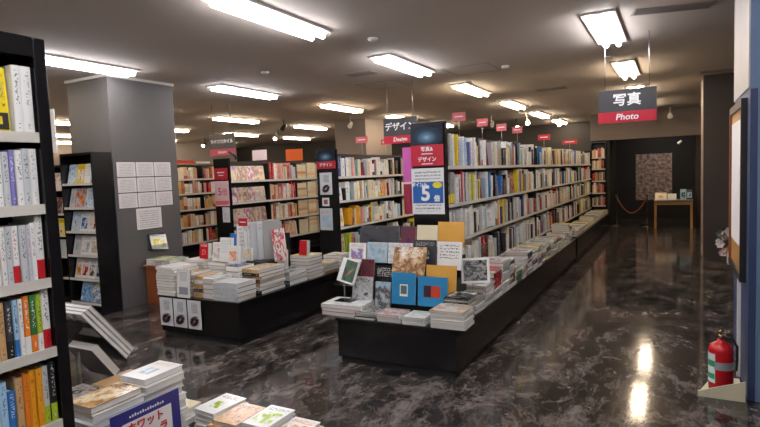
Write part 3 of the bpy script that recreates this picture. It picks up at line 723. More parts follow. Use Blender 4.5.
stack('book', -3.9, 3.64, z2, .13, .25, [(.05, 'white///n', 'white'), (.04, 'white///n', 'white'), (.05, 'white///n', 'white'), (.05, 'white/silver/grey/p', 'white')], 'white pile beside the grey slab pile', group=G2)
stack('book', -3.86, 3.92, z2, .16, .22, W(4, .055, 'white/silver/blue/p', 'white/blue')+[(.055, 'navy/blue/white/f', 'navy')], 'blue-topped pile behind the grey slab pile', group=G2)
stack('book', -3.75, 3.62, z2, .3, .24, W(4, .042, 'silver/grey/white/n', 'silver/grey'), 'broad grey slab pile on middle platform', group=G2, spines=True)
stack('book', -3.72, 3.96, z2, .25, .36, [(.032, 'black///n', 'black/white'), (.032, 'white///n', 'white'), (.04, 'tan///n', 'tan'), (.03, 'black///n', 'black/white'), (.032, 'tan///n', 'tan'), (.03, 'charcoal///n', 'black/white'), (.035, 'tan/cream/brown/f', 'tan')], 'striped tan and black pile on middle platform', group=G2, spines=True)
stack('book', -3.7, 4.38, z2, .24, .3, [(.05, 'charcoal///n', 'charcoal'), (.045, 'silver///n', 'silver'), (.045, 'grey/silver/charcoal/f', 'grey')], 'low grey pile beyond the striped pile', group=G2, spines=True)
stack('book', -3.7, 4.72, z2, .24, .26, W(6, .036, 'cream///n', 'cream')+[(.03, 'yellow/cream/green/f', 'yellow')], 'cream pile with a yellow cover on top', group=G2)
stack('book', -3.7, 5.02, z2, .24, .28, W(4, .03, 'tan/cream/brown/f', 'tan'), 'tan pile beyond the cream pile', group=G2)
stack('book', -3.7, 5.36, z2, .24, .26, W(4, .04, 'white/cream/tan/f', 'white'), 'last white pile before the middle bookcase', group=G2)
stack('book', -4.0, 4.75, z2, .24, .26, W(6, .03, 'white/tan/red/p', 'cream'), 'inner cream pile on middle platform', group=G2)
stack('book', -4.45, 3.95, z2, .24, .3, W(10, .03, 'white///n', 'cream'), 'tall cream pile behind the corner pile', group=G2)
stack('book', -4.18, 3.98, z2, .24, .3, W(8, .034, 'white/cream/pink/p', 'white'), 'white pile under the wrapped packs', group=G2)
# wrapped packs, tall magazines, red bag-like books standing above piles
zt = z2+.3
GP = 'wrapped packs standing on the piles'
for i, (x, y, z, w, h, k, lb) in enumerate(((-4.12, 4.0, z2+.284, .12, .19, 'white/silver/pink/p', 'white wrapped pack with pink edge'), (-4.0, 3.98, z2+.284, .14, .24, 'white/cream/sky/t', 'white wrapped pack with pale print'), (-3.84, 3.93, z2+.283, .12, .17, 'white/orange/cream/p', 'white wrapped pack with orange print'), (-4.02, 4.335, z2+.238, .1, .13, 'yellow/white/silver/f', 'yellow-edged pack'), (-4.3, 4.0, z2+.3, .12, .16, 'red/pink/white/s', 'red pack'), (-4.02, 4.14, z2+.285, .09, .26, 'blue/blue/white/n', 'blue pack'))):
    book('wrapped_pack', w, .05, h, k, 'white', M_faceY(x, y+.02, z+.006, .1), lb+' standing among the middle platform piles', 'wrapped pack', GP)
o = empty('magazine_holder', (-3.92, 4.42, z2), 'black stand holding the tall silver magazines', 'stand'); MB().box(-.2, .2, -.1, .14, 0, .24, BLKM).obj('base', o, .004); MB().box(-.2, .2, .32, .34, .0, .5, BLKM).obj('back_board', o)
for i, (k, dx, dz) in enumerate((('white/silver/grey/t', -.19, 0), ('white/sky/grey/s', -.12, .02), ('silver/grey/white/n', -.05, .02), ('silver/sky/grey/s', .02, .03), ('grey/silver/white/n', .085, .03))):
    book('tall_magazine', .19, .012, .38+dz, k, 'silver', T((-3.92+dx, 4.36+.024*i, z2+.244)) @ RZ(.9) @ RX(-.06), f'{cn(k)} tall magazine, {nth(i+1)} in the black stand on middle platform', 'magazine', 'tall magazines in the black stand')
book('tall_magazine', .15, .02, .33, 'red/white/wine/f', 'red', T((-3.66, 4.42, z2+.235)) @ RZ(.1) @ RY(-.16) @ RX(-.1), 'bright red printed magazine leaning beside the tall silver magazines', 'magazine')
o = empty('table_sign', (-3.95, 4.28, 1.02), 'small red sign above the tall silver magazines', 'sign'); MB().box(-.06, .06, 0, .003, 0, .08, REDM).obj('board', o); MB().tube([(0, .002, 0), (0, .06, -.08), (0, .06, -.37)], .003, METAL, 6).obj('pole', o); MB().box(-.04, .04, -.001, -.0002, .035, .045, INKW).obj('white_line', o)
book('hardcover', .1, .06, .16, 'red/white/red/t', 'red', M_faceY(-3.6, 4.78, z2+.255, .1), 'red boxed book standing on the cream pile', 'book')
book('hardcover', .1, .06, .2, 'white/silver/white/n', 'white', M_faceY(-3.68, 4.5, z2+.15, .05), 'white boxed book standing on the low grey pile', 'book')

# ------------------------------------------------------------------ platform 1 front display
z1 = ZP1+.0005
o = empty('display_riser', (-2.0, 3.88, ZP1), 'black stepped riser under the facing art books', 'riser')
for i, (y0, y1, zt_, xa, xb) in enumerate(((.02, .14, .10, -.33, .38), (.1405, .26, .27, -.48, .48), (.2605, .40, .44, -.5, .47))):
    MB().box(xa, xb, y0, y1, 0, zt_, BLKM).obj('step', o)
GD = 'books facing out on the stepped display'
def disp(x0, x1, y, za, zb, k, lb, tilt=.16, rz=0., t=.014, name='picture_book', sp='white', parts=True):
    h = (zb-za)/math.cos(tilt)
    return book(name, x1-x0, t, h, k, sp, M_faceY(x0, y, za, tilt, rz), lb, 'art book', GD, parts)
# top row  (scaled to Y=4.2)
ya = 4.185; s_ = ya/4.45; f_ = lambda x: x*s_; g_ = lambda z: 1.5-(1.5-z)*s_
disp(f_(-2.64), f_(-2.23), ya, g_(.83)+.01, g_(1.02), 'charcoal/charcoal/black/f', 'wide dark blue-grey book at the upper corner of stepped display', sp='navy')
disp(f_(-2.215), f_(-2.06), ya, g_(.83)+.01, g_(1.02), 'charcoal/wine/navy/f', 'dark purple book on top row beside the wide dark one', sp='navy')
disp(f_(-2.05), f_(-1.855), ya, g_(.83)+.01, g_(1.03), 'cream/tan/grey/n', 'plain cream book on the top row of stepped display', sp='cream')
disp(f_(-1.845), f_(-1.6), ya-.005, g_(.83)+.01, g_(1.06), 'ochre/amber/brown/n', 'plain orange book at the end of the top row', sp='ochre')
yb = 4.06; s_ = yb/4.25
disp(f_(-2.65), f_(-2.47), yb, g_(.71)+.0, g_(.88), 'white/purple/dusty/p', 'white framed book with purple picture, start of second row')
disp(f_(-2.46), f_(-2.255), yb, g_(.71), g_(.89), 'silver/sky/grey/f', 'silver wrapped book beside the purple picture', sp='silver')
disp(f_(-2.245), f_(-2.01), yb, g_(.71), g_(.89), 'silver/white/grey/f', 'silver wrapped book behind the crumpled brown sheet', sp='silver')
disp(f_(-2.0), f_(-1.785), yb, g_(.71), g_(.92), 'charcoal/silver/grey/s', 'dark grey-blue book with pale face picture', sp='charcoal')
disp(f_(-1.775), f_(-1.555), yb-.005, g_(.68), g_(.91), 'white/white/black/t', 'white book with black brush writing, end of second row')
yc = 3.96; s_ = yc/4.05
disp(f_(-2.4), f_(-2.27), yc-.02, g_(.6), g_(.77), 'charcoal/wine/black/f', 'small dark wine book above the clear stand', sp='charcoal')
disp(f_(-2.26), f_(-2.06), yc-.02, g_(.58), g_(.72), 'black/white/white/t', 'black book with white lettering on the stepped display', sp='black')
disp(f_(-2.07), f_(-1.79), yc-.08, g_(.65), g_(.88), 'brown/tan/white/f', 'tilted brown glossy wrapped book above the blue books', .5, .15, sp='brown')
disp(f_(-1.79), f_(-1.53), yc-.03, g_(.47), g_(.75), 'ochre/cream/amber/n', 'yellow ochre book behind the second blue book', sp='ochre')
yd = 3.85; s_ = yd/3.9
for i, (x0, x1, za, zb, pic) in enumerate(((-2.03, -1.815, .45, .69, ('cream', 'charcoal')), (-1.795, -1.545, .45, .67, ('red', 'wine')))):
    x0, x1 = f_(x0), f_(x1); h = g_(zb)-g_(za)+.02; w = x1-x0
    b = disp(x0, x1, yd-.02, g_(za), g_(zb)+.01, '2a7fae/2a7fae/2a7fae/n', ['blue book with small pale square picture', 'blue book with dark and red picture'][i]+' at the front of stepped display', .12, sp='blue')
    M = MB()
    if i == 0:
        M.box(w*.35, w*.68, -.0085, -.0075, h*.25, h*.62, PAPER); M.box(w*.39, w*.64, -.0092, -.0086, h*.32, h*.58, plain('dusk_picture', '4a6660', .4))
    else:
        M.box(w*.2, w*.45, -.0085, -.0075, h*.3, h*.68, plain('wine_picture', '3a1a2a', .4)); M.box(w*.45, w*.76, -.0085, -.0075, h*.3, h*.68, plain('red_picture', 'b5391f', .4))
    M.obj('cover_picture', b)
disp(-2.38, -2.19, 3.845, .47, .66, 'grey/silver/charcoal/f', 'smoky grey book behind the clear stand', sp='grey')
disp(-2.17, -2.03, 3.85, .42, .62, 'charcoal/grey/sky/f', 'dark misty book beside the first blue book', sp='charcoal')
# clear stand holding the bird picture book
def easel(x, y, z, h, lab):
    o = empty('acrylic_stand', (x, y, z), lab, 'stand')
    c = MB(); c.box(-.08, .08, -.05, .08, 0, .004, CLEAR); c.obj('base', o); c = MB(); c.box(-.006, .006, 0, .006, .0045, h, CLEAR); c.obj('post', o)
    c = MB(); c.box(-.09, .09, -.012, .0, h-.02, h-.016, CLEAR); c.box(-.09, .09, -.015, -.012, h-.02, h, CLEAR); c.obj('ledge', o)
    return o
easel(-2.4, 3.76, z1+.099, .15, 'clear acrylic stand holding the bird picture book')
b = book('art_book', .17, .022, .2, 'white/white/grey/n', 'white', T((-2.48, 3.775, .635)) @ RZ(-.1) @ RY(.2) @ RX(-.3), 'white framed picture book with a bird on dark green, on clear stand', 'art book', None, True)
c = MB(); c.box(.045, .16, -.0125, -.0114, .015, .19, cover('green/charcoal/charcoal/f')); c.obj('cover_picture', b)
c = MB(); c.tube([(.08, -.0135, .05), (.105, -.0135, .085), (.135, -.0135, .13)], .008, plain('bird_tan', 'b98a62', .5), 6, True, [.003, .011, .003]); c.obj('printed_bird', b)
easel(-1.42, 4.13, z1+.155, .1, 'clear acrylic stand holding the black and white picture')
b = book('art_book', .225, .014, .2, 'white/white/grey/n', 'white', T((-1.5, 4.09, .605)) @ RZ(.12) @ RY(-.06) @ RX(-.25), 'white framed book with dark portrait photo on clear stand', 'art book', None, True)
MB().box(.018, .207, -.0085, -.0074, .018, .182, cover('charcoal/grey/black/f')).obj('cover_picture', b)
# flat piles along the front
GF = 'books lying along the front of the photo display'
stack('large_book', -2.55, 3.63, z1, .37, .26, [(.03, 'white///n', 'white'), (.03, 'pink///n', 'pink'), (.035, 'silver/white/grey/f', 'silver')], 'broad pile overhanging the platform corner', 'art book', GF, parts=True)
stack('large_book', -2.22, 3.615, z1, .18, .2, [(.02, 'charcoal///n', 'charcoal'), (.02, 'charcoal/grey/black/f', 'navy'), (.02, 'charcoal/grey/black/f', 'navy')], 'dark pile beside the overhanging one', 'art book', GF, parts=True)
stack('large_book', -2.02, 3.61, z1, .2, .2, [(.02, 'silver///n', 'silver'), (.02, 'white///n', 'white'), (.02, 'silver/dusty/grey/f', 'silver')], 'pile under the first blue book', 'art book', GF, parts=True)
stack('large_book', -1.8, 3.61, z1, .18, .2, [(.02, 'white///n', 'white'), (.018, 'silver///n', 'silver'), (.02, 'silver/white/lime/f', 'white')], 'pile under the second blue book', 'art book', GF, parts=True)
zc = stack('large_book', -1.57, 3.60, z1, .26, .22, [(.022, 'white///n', 'white'), (.022, 'silver///n', 'silver'), (.02, 'white///n', 'white/grey'), (.022, 'silver///n', 'silver'), (.02, 'white///n', 'charcoal'), (.02, 'silver/tan/grey/f', 'silver')], 'tall front corner pile', 'art book', GF, parts=True)
stack('large_book', -1.52, 3.77, zc, .19, .18, [(.014, 'white///n', 'white'), (.014, 'black///n', 'black'), (.014, 'white///n', 'white'), (.014, 'black///n', 'black'), (.012, 'black/charcoal/white/f', 'black')], 'black and white pile upon the corner pile', 'art book', GF, parts=True, spines=True)
# ledge piles running along the photo bookcase
GL = 'books piled on the ledge of the photo bookcase'
cols = [('sky', 'sky'), ('yellow', 'yellow'), ('navy', 'navy'), ('white', 'white'), ('red', 'red'), ('cream', 'cream'), ('silver', 'silver'), ('tan', 'tan'), ('charcoal', 'charcoal'), ('ochre', 'ochre'), ('white', 'white/red'), ('brown', 'brown')]
tops = ['white/sky/grey/p', 'cream/tan/brown/f', 'silver/pink/charcoal/p', 'white/red/charcoal/p', 'sky/white/blue/f', 'yellow/white/brown/p', 'charcoal/silver/white/f', 'white/grey/black/p', 'cream/green/brown/p']
y = 4.04; k = 0
spec = [(4.06, .22, [('ochre', .03), ('white', .03), ('cream', .03), ('white', .03)], 'cream/ochre/white/n', 'ochre-based pile past the corner'),
        (4.3, .26, [('white', .03)]*4+[('cream', .03)], 'white/silver/grey/f', 'white pile under the framed portrait'),
        (4.58, .24, [('white', .03), ('silver', .03), ('white', .025), ('red', .05), ('red', .05), ('red', .045)], 'red/red/wine/n', 'red-topped pile on the ledge'),
        (4.84, .22, [('white', .03)]*6+[('silver', .03)]*3, 'white/grey/red/p', 'tall white pile beyond the red one')]
for (yy, l, it, tp, lb) in spec:
    stack('large_book', -1.64, yy, z1, .26, l, [(t, c_+'///n', c_) for c_, t in it]+[(.02, tp, cn(tp) if cn(tp) in PAL else 'white')], lb, 'art book', GL, flip=1. if 'red' in lb else .5)
y = 5.08; k = 0
H = [.24, .19, .15, .22, .17, .2, .14, .18, .13, .17, .14, .12, .15, .12]
while y < 8.8 and k < 15:
    hh = H[k % len(H)]; it = []; z = 0; c_ = R.choice(cols)
    while z < hh:
        t = R.uniform(.022, .036); it.append((t, R.choice([c_, ('white', 'white'), ('white', 'white'), R.choice(cols)])[0]+'///n', R.choice(['white', 'silver', 'white/red', R.choice(cols)[1], c_[1], 'charcoal/white', 'white//red']))); z += t
    if k == 1: it = [(.035, 'green///n', 'green')]*3+[(.02, 'white///n', 'white')]*2
    it.append((.015, tops[k % 9], 'white')); l = R.uniform(.2, .25)
    stack('large_book', -1.63, y, z1, .25, l, it, f'{nth(k+1)} ledge pile beyond the tall white one', 'art book', GL, flip=.8)
    y += l+.015; k += 1
y = 9.2; k = 0
while y < 14:
    l = R.uniform(.24, .32); n = R.choice((1, 2, 2, 3))
    it = [(R.uniform(.025, .04), R.choice(cols)[0]+'///n', 'cream') for _ in range(n)]+[(.02, R.choice(tops+['tan/cream/brown/f', 'yellow/white/brown/p']), 'cream')]
    stack('large_book', -1.7, y, z1, .28, l, it, f'{nth(k+1)} low pile on the second platform', 'art book', 'books piled on the second platform')
    y += l+.03; k += 1

# ------------------------------------------------------------------ near bookcase (left edge)
NS = [1.655, 1.45, 1.235, 1.03, .81, .58, .32]
o = empty('bookcase', (-1.75, -.4, 0), 'tall black bookcase of small paperbacks close to the viewer', 'bookcase')
L = 1.36
MB().box(-.15, .15, L-.035, L, 0, 1.925, BLACK).obj('end_panel', o, .003)
MB().box(-.15, .15, 0, .03, 0, 1.925, BLACK).obj('end_panel', o, .003)
MB().box(-.15, -.135, .0305, L-.0355, 0, 1.925, BLKM).obj('back_panel', o)
MB().box(-.1345, .15, .0305, L-.0355, 1.87, 1.925, BLACK).obj('top_panel', o)
for z in NS:
    c = MB(); c.box(-.134, .14, .031, L-.036, z-.022, z, SHELFD); sh = c.obj('shelf', o)
    c = MB(); c.box(.1405, .148, .031, L-.036, z-.027, z+.002, SHELF); c.obj('shelf_edge', sh)
yE = .92
nseq = {0: [('white/grey', .03, .85), ('white/charcoal', .022, .83)],
        1: [('white/grey', .022, .9), ('silver/charcoal', .02, .9), ('white', .018, .88), ('purple/white', .014, .88), ('silver', .018, .86), ('white', .018, .87), ('cream', .018, .87), ('white', .02, .86), ('cream/grey', .02, .88)],
        2: [('white/charcoal/red', .022, .99), ('white/grey', .014, .88), ('silver/magenta', .012, .87), ('silver', .018, .87), ('white/red/red', .018, .87), ('silver', .016, .86), ('white', .014, .86), ('amber/rust/white', .02, .86), ('cream', .018, .85)],
        3: [('white/black/red', .022, .98), ('lime//white', .016, .87), ('green/white/orange', .018, .86), ('orange/white/white', .017, .86), ('white//white', .012, .85), ('sky/navy/blue', .013, .84), ('charcoal/white/black', .018, .84), ('tan', .018, .85), ('white', .02, .84)],
        4: [('black/white/lime', .018, .9), ('silver/charcoal/lime', .018, .86), ('amber/rust', .017, .84), ('amber/rust', .017, .84), ('orange/rust', .017, .83), ('tan', .02, .8), ('blue/white', .02, .66), ('sky', .02, .8)],
        5: [('white/navy', .018, .8), ('cream', .018, .8), ('red', .018, .8), ('white', .018, .8), ('sky', .018, .8), ('cream', .018, .8), ('lime', .018, .8)],
        6: [('white', .018, .8), ('cream', .018, .8), ('navy', .018, .8), ('white', .018, .8)]}
hs = [.22, .175, .185, .19, .2, .22, .24]
nm = ['top', 'second', 'third', 'fourth', 'fifth', 'sixth', 'seventh']
for s in range(7):
    y = yE; sq = nseq[s]; i = 0
    if s == 0:
        for key, t, hf in sq:
            i += 1; y -= t; book('paperback', .11, t, hs[0]*hf, 'white///n', key, M_spineX(-1.612, y+t/2, NS[0]+.001), f'{cn(key)} paperback spine, {nth(i)} from the end upright, top shelf near viewer', 'paperback', 'paperbacks on the near bookcase', True); y -= .0006
        for j, (k, w) in enumerate((('yellow/white/charcoal/t', .075), ('white/yellow/charcoal/p', .13), ('sky/white/navy/p', .13))):
            y -= w+.004
            b = book('paperback', w, .015, .175, k, 'white', M_faceX(-1.635, y, NS[0]+.004, .06), f'{cn(k)} paperback facing cover out, {nth(j+1)} after the white spines, top shelf near viewer', 'paperback', 'paperbacks on the near bookcase', True)
            MB().box(.004, w-.004, -.0092, -.0082, .004, .05, plain('dark_band', '2b2a26', .4)).obj('paper_band', b)
            MB().box(.012, w-.02, -.0099, -.0093, .018, .04, plain('band_yellow', 'cdb21f', .4)).obj('band_print', b)
            if j == 0:
                pts = [(w/2+.026*math.cos(a*PI/10), -.009, .115+.03*math.sin(a*PI/10)) for a in range(21)]
                MB().tube(pts, .003, plain('ring_yellow', 'd3c65a', .5), 6, False).obj('printed_ring', b)
        continue
    while y > .42:
        key, t, hf = sq[i] if i < len(sq) else (R.choice(MIX), R.uniform(.013, .022), .86)
        i += 1; y -= t
        book('paperback', .11, t, hs[s]*hf, (key.split('/')[0])+'///n', key, M_spineX(-1.612-R.uniform(0, .006), y+t/2, NS[s]+.001), f'{cn(key)} paperback spine, {nth(i)} from the end upright, {nm[s]} shelf near viewer', 'paperback', 'paperbacks on the near bookcase', True)
        y -= .0008

# ------------------------------------------------------------------ near display table
zt = .50
o = empty('display_table', (-1.75, 1.3, 0), 'low dark table carrying piles at the bottom corner of the photo', 'table')
MB().box(-.5, .56, -.33, .3, zt-.03, zt, BLACK).obj('tabletop', o, .003)
for sx in (-.46, .5):
    for sy in (-.29, .24): MB().box(sx-.02, sx+.02, sy-.02, sy+.02, 0, zt-.0305, BLACK).obj('leg', o)
zt += .0005
GN = 'books on the near table'
PB = lambda n, t, k='white///n', s='white': [(t, k, s) for _ in range(n)]
stack('hardcover', -2.04, 1.08, zt, .17, .19, PB(7, .028, 'silver///n', 'cream')+[(.028, 'charcoal/grey/brown/f', 'charcoal')], 'dark-covered pile on the near table', 'hardcover', GN, parts=True, flip=0)
stack('hardcover', -1.845, 1.08, zt, .135, .2, PB(8, .028, 'white///n', 'white')+[(.026, 'cream/tan/brown/f', 'cream')], 'pile behind the navy card', 'hardcover', GN, parts=True, flip=0, rz=-.04)
stack('hardcover', -1.85, 1.295, zt, .135, .18, PB(9, .027, 'white///n', 'white')+[(.026, 'white/sky/peach/s', 'white')], 'tall white pile beyond the navy card', 'hardcover', GN, parts=True, flip=0, rz=-.04)
stack('hardcover', -2.05, 1.30, zt, .18, .18, PB(6, .03, 'tan///n', 'cream')+[(.026, 'tan/peach/cream/n', 'tan')], 'tan pile under the reclined books', 'hardcover', GN, parts=True, flip=0)
# card
o = empty('display_card', (-1.655, 1.11, zt), 'navy display card with white panel and red ホワット lettering', 'sign')
CM = RX(0)
c = MB(); c.box(0, .004, 0, .285, 0, .222, plain('navy_card', '2b2b78', .4)); card = c.obj('card', o)
c = MB(); c.box(.0045, .0055, .04, .245, .01, .18, PAPER); wp = c.obj('white_panel', card)
text('ホワット', .039, INKR, wp, (.008, .132, .156), (PI/2, 0, PI/2), bold=.0008, align='CENTER'); text('ラ', .038, INKR, wp, (.008, .205, .112), (PI/2, 0, PI/2), bold=.0008)
c = MB()
for a in range(14): c.box(.0045, .0052, .07+a*.0105, .0765+a*.0105, .194, .2+.002*(a % 3), INKW)
c.obj('small_white_print', card); o.rotation_euler = (0, -.02, 0)
# loose row of small books
GR = 'small books in a row on the near table'
for i, (x, y, n, k, lb) in enumerate(((-1.73, 1.52, 3, 'white/lime/brown/s', 'white book with green and brown picture'), (-1.60, 1.47, 3, 'tan/peach/brown/f', 'tan book with faded portrait'), (-1.475, 1.50, 3, 'white/lime/green/p', 'white book with green meadow picture'), (-1.345, 1.50, 2, 'white/peach/orange/p', 'white book with orange picture'))):
    stack('small_book', x+.055, y-.04, zt, .118, .17, PB(n+1, .02, 'white///n' if i != 1 else 'tan///n', 'cream')+[(.018, k, 'white')], f'{nth(i+1)} small pile along the near table front', 'small book', GR, parts=True, rz=-.04, flip=0)
stack('small_book', -1.93, 1.5, zt, .16, .12, PB(2, .02, 'white///n', 'cream')+[(.018, 'cream/white/tan/n', 'white')], 'low pale pile behind the tall white pile', 'small book', GR, parts=True)
# reclined books on clear stand, fronts toward the far side
o = empty('acrylic_stand', (-2.13, 1.28, zt), 'clear acrylic book stand holding reclined books on the near table', 'stand')
P1, P2 = (-2.33, 1.5, .80), (-2.24, 1.44, .705)
def rel(P): return T((P[0]+2.13, P[1]-1.28, P[2]-zt))
MB().box(-.2, .1, -.06, .2, 0, .004, CLEAR).obj('base', o); MB().box(.09, .098, -.03, -.022, .0045, .36, CLEAR).obj('post', o)
MB().box(-.02, .3, -.062, -.058, -.01, .25, CLEAR, rel(P1) @ RX(.67)).obj('upper_plate', o)
for i in range(3):
    book('picture_book', .3, .017, .3-.004*i, 'grey/silver/charcoal/f', 'silver', T(P1) @ RX(.67) @ T((0, -.047+.0185*i, 0)), f'grey-backed picture book, {nth(i+1)} of the three reclined on the clear stand', 'picture book', 'three reclined picture books', True)
book('hardcover', .17, .04, .17, 'charcoal/grey/black/n', 'cream', T(P2) @ RX(.6), 'dark-backed thick book reclined low on the clear stand', 'book', None, True)
# ------------------------------------------------------------------ extinguisher and tray
o = empty('extinguisher_tray', (.27, 4.1, 0), 'cream wedge-shaped tray under the fire extinguisher', 'tray')
CR = plain('cream_plastic', 'cfc8ac', .45)
c = MB()
P = [(-.14, -.15, 0), (.115, -.15, 0), (.115, .22, 0), (-.04, .22, 0)]; n0 = len(c.v)
c.v += P+[(-.14, -.15, .02), (.115, -.15, .02), (.115, .22, .02), (-.04, .22, .02)]
for q in ((0, 3, 2, 1), (4, 5, 6, 7), (0, 1, 5, 4), (1, 2, 6, 5), (2, 3, 7, 6), (3, 0, 4, 7)): c.face(list(q), CR)
c.obj('base', o)
c = MB(); c.v = [(-.14, -.15, .0205), (.115, -.15, .0205), (.115, -.15, .13), (-.14, -.15, .035), (-.14, -.14, .0205), (.115, -.14, .0205), (.115, -.14, .13), (-.14, -.14, .035)]
for q in ((0, 1, 2, 3), (5, 4, 7, 6), (3, 2, 6, 7), (0, 4, 5, 1), (1, 5, 6, 2), (0, 3, 7, 4)): c.face(list(q), CR)
c.obj('sloped_side', o)
o = empty('fire_extinguisher', (.262, 4.06, .021), 'red fire extinguisher with green and white label on cream tray', 'fire extinguisher')
RD = plain('extinguisher_red', 'b3121c', .25)
c = MB(); c.lathe([(.066, 0), (.07, .008), (.07, .265), (.066, .285), (.052, .305), (.03, .318), (.022, .325), (.022, .335)], RD, (0, 0, 0), 32); c.obj('cylinder', o)
def arcsheet(a0, a1, r, z0, z1, m, name, n=12, par=None):
    c = MB()
    for i in range(n+1):
        a = a0+(a1-a0)*i/n; c.v += [(r*math.cos(a), r*math.sin(a), z0), (r*math.cos(a), r*math.sin(a), z1)]
    for i in range(n): c.face([2*i, 2*i+2, 2*i+3, 2*i+1], m)
    return c.obj(name, par or o)
lb = plain('label_white', 'd3ded8', .4)
lbo = arcsheet(math.radians(-215), math.radians(-120), .0712, .06, .25, lb, 'label'); arcsheet(math.radians(-213), math.radians(-122), .0719, .085, .12, plain('label_green', '2f8f6c', .4), 'green_band', par=lbo); arcsheet(math.radians(-213), math.radians(-122), .0719, .165, .205, plain('label_green', '2f8f6c', .4), 'green_band', par=lbo)
arcsheet(math.radians(-125), math.radians(0), .0716, .15, .2, plain('strap_grey', '8e9196', .4), 'grey_strap')
MB().lathe([(.018, .335), (.018, .36), (.012, .37)], CHROME, (0, 0, 0), 16).obj('valve', o)
c = MB(); c.tube([(0, -.01, .372), (-.02, -.03, .385), (.0, -.06, .41)], .007, CHROME, 8); c.obj('handle', o)
c = MB(); c.tube([(0, .0, .365), (.02, -.03, .37), (.02, -.07, .375)], .006, plain('lever_dark', '3c352a', .4), 8); c.obj('lever', o)
c = MB(); c.tube([(.018, 0, .35), (.06, .01, .345), (.09, .02, .29), (.09, .02, .2), (.085, .02, .13)], .008, BLKM, 8); c.obj('hose', o)

# flowers on the wall beyond the notice board
o = empty('flower_bunch', (.38, 5.0, .86), 'bunch of white and pale pink flowers behind the blue column', 'flowers')
c = MB(); c.box(-.02, .08, -.0485, .04, -.16, -.06, plain('vase_white', 'b9b2ac', .4)); c.obj('vase', o)
WF = [plain('petal_white', 'cfc7bf', .7), plain('petal_peach', 'c9a48e', .7), plain('petal_mauve', '9a8590', .7), plain('leaf_green', '5a6650', .6)]
for i in range(20):
    r = R.uniform(.018, .034); p = Vector((R.uniform(-.09, .06), R.uniform(-.04, .08), R.uniform(-.09, .11)))
    f = MB(); m = WF[R.choice((0, 0, 0, 1, 2, 3))]
    for k in range(6):
        a = k*PI/3; d = Vector((math.cos(a)*.8, -.6, math.sin(a))).normalized(); s2 = Vector((-math.sin(a), 0, math.cos(a)))
        n0 = len(f.v); c0 = p; f.v += [tuple(c0), tuple(c0+d*r*.8+s2*r*.45), tuple(c0+d*r*1.3), tuple(c0+d*r*.8-s2*r*.45)]; f.face([n0, n0+1, n0+2, n0+3], m, None, True)
    f.obj('blossom', o)

# ------------------------------------------------------------------ recess : rope, table, panel
o = empty('rope_barrier', (-.93, 14.65, 0), 'dusty red rope strung between two metal posts before the recess', 'barrier')
for sx in (-.34, .34):
    c = MB(); c.lathe([(.13, 0), (.13, .015), (.02, .03), (.016, .04), (.016, .72), (.03, .735), (.03, .76), (.01, .78)], plain('dull_brass', '6b6151', .3, .9), (sx, 0, 0), 16); c.obj('post', o)
pts = [(-.34+.68*i/16, 0, .72-.4*(1-((i-8)/8)**2)) for i in range(17)]
c = MB(); c.tube(pts, .018, plain('rope_red', '8a4a4a', .8), 8); c.obj('rope', o)
o = empty('display_table', (-.035, 14.45, 0), 'light wood table with books in front of the dark recess', 'table')
WT = plain('pale_table_top', '6d6a66', .4)
MB().box(-.4, .4, -.25, .25, .62, .65, WT).obj('tabletop', o, .003)
for sx in (-.37, .37):
    for sy in (-.21, .21): MB().box(sx-.022, sx+.022, sy-.022, sy+.022, 0, .6195, WOOD).obj('leg', o)
MB().box(-.34, .34, -.2, .2, .54, .6195, WOOD).obj('apron', o)
book('art_book', .24, .015, .17, 'cream/tan/peach/s', 'cream', M_faceY(-.41, 14.4, .653, .25), 'cream picture card standing on the recess table', 'art book')
book('art_book', .18, .015, .14, 'white/silver/grey/n', 'white', M_faceY(-.15, 14.4, .653, .25), 'white card beside the cream one on the recess table', 'art book')
book('art_book', .12, .015, .24, 'sky/charcoal/teal/p', 'sky', M_faceY(.11, 14.42, .653, .2), 'blue book standing at the end of recess table', 'art book')
book('art_book', .12, .015, .24, 'charcoal/sky/grey/p', 'charcoal', M_faceY(.235, 14.43, .653, .2), 'dark book standing at the corner of recess table', 'art book')
def panelmat():
    t = NT('photo_panel_print'); u, v = t.uv()
    f, _ = t.noise(t.comb(t.math('MULTIPLY', u, 7.), t.math('MULTIPLY', v, 11.)), 1.4, 4.)
    g = t.math('MINIMUM', t.math('GREATER_THAN', t.math('FRACT', t.math('MULTIPLY', u, 4.)), .04), t.math('GREATER_THAN', t.math('FRACT', t.math('MULTIPLY', v, 6.)), .04))
    col = t.ramp(f, [(.35, '5a4844'), (.5, '8d7a74'), (.65, 'ad9b93')])
    t.set(t.b.inputs['Base Color'], t.mix(g, lin('5c4b46'), col)); t.b.inputs['Roughness'].default_value = .6
    return t.m
tag(MB().box(-.97, -.07, 16.87, 16.898, .5, 1.78, panelmat()).obj('photo_panel'), 'large pale panel of many small pictures on the recess wall', 'panel')
o = empty('spotlight', (.15, 15.6, 2.05), 'small white spotlight on a pole inside the recess', 'spotlight')
MB().tube([(0, 0, .7), (0, 0, 0)], .008, BLKM, 8).obj('stem', o); MB().tube([(0, 0, 0), (-.08, .02, -.07)], .035, WHITE, 10, True, [.02, .04]).obj('lamp_head', o)
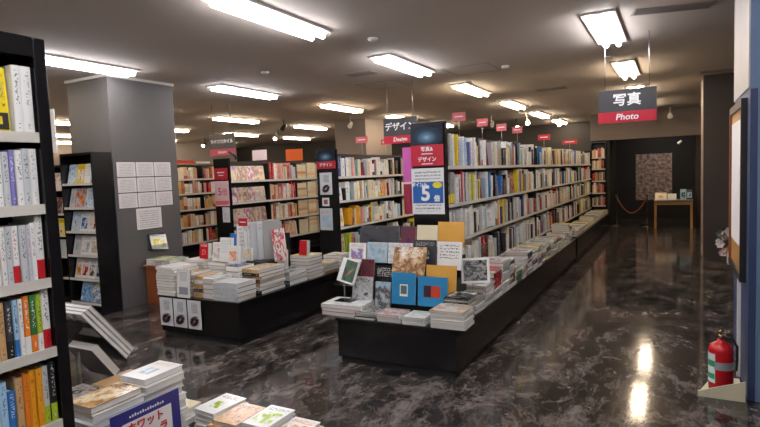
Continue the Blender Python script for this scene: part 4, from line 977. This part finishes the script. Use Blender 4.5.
for i, (x, y) in enumerate(((-.45, 14.2), (-.1, 14.3))):
    o = empty('spotlight', (x, y, CH), ['white spotlight on ceiling beneath the lintel edge', 'round beige spotlight before the lintel'][i], 'spotlight')
    MB().tube([(0, 0, -.001), (0, 0, -.16)], .01, WHITE, 8).obj('stem', o); MB().tube([(0, .02, -.16), (0, -.06, -.24)], .05, WHITE, 10, True, [.03, .06]).obj('lamp_head', o)
L_ = bpy.data.lights.new('recess_lamp', 'SPOT'); L_.energy = 25; L_.spot_size = 2.4; L_.spot_blend = 1.; L_.color = (1, .85, .7); lo = bpy.data.objects.new('recess_lamp', L_); COL.objects.link(lo); lo.location = (-.3, 15.3, 2.4)
lo.rotation_euler = (Vector((-.4, 16.9, 1.3))-Vector(lo.location)).to_track_quat('-Z', 'Y').to_euler()

# ------------------------------------------------------------------ world, camera, look
w = bpy.data.worlds.new('World'); scn.world = w; w.use_nodes = True
w.node_tree.nodes['Background'].inputs[0].default_value = (.9, .85, .8, 1); w.node_tree.nodes['Background'].inputs[1].default_value = .3
pitch, yaw, roll = math.radians(4.1), math.radians(28.5), math.radians(2.2)
f = Vector((-math.sin(yaw)*math.cos(pitch), math.cos(yaw)*math.cos(pitch), -math.sin(pitch)))
r = Vector((math.cos(yaw), math.sin(yaw), 0)); u = r.cross(f)
Rr = r*math.cos(roll)-u*math.sin(roll); U = u*math.cos(roll)+r*math.sin(roll)
cd = bpy.data.cameras.new('camera'); cam = bpy.data.objects.new('camera', cd); COL.objects.link(cam)
cd.sensor_width = 36.; cd.lens = 545/760*36; cd.clip_start = .05; cd.clip_end = 100
M = Matrix((Rr, U, -f)).transposed().to_4x4(); M.translation = (0, 0, 1.5); cam.matrix_world = M
scn.camera = cam
scn.view_settings.view_transform = 'Standard'; scn.view_settings.look = 'None'; scn.view_settings.exposure = .8
scn.cycles.use_denoising = True; scn.cycles.max_bounces = 6; scn.cycles.diffuse_bounces = 3; scn.cycles.glossy_bounces = 3
scn.cycles.sample_clamp_indirect = 6.
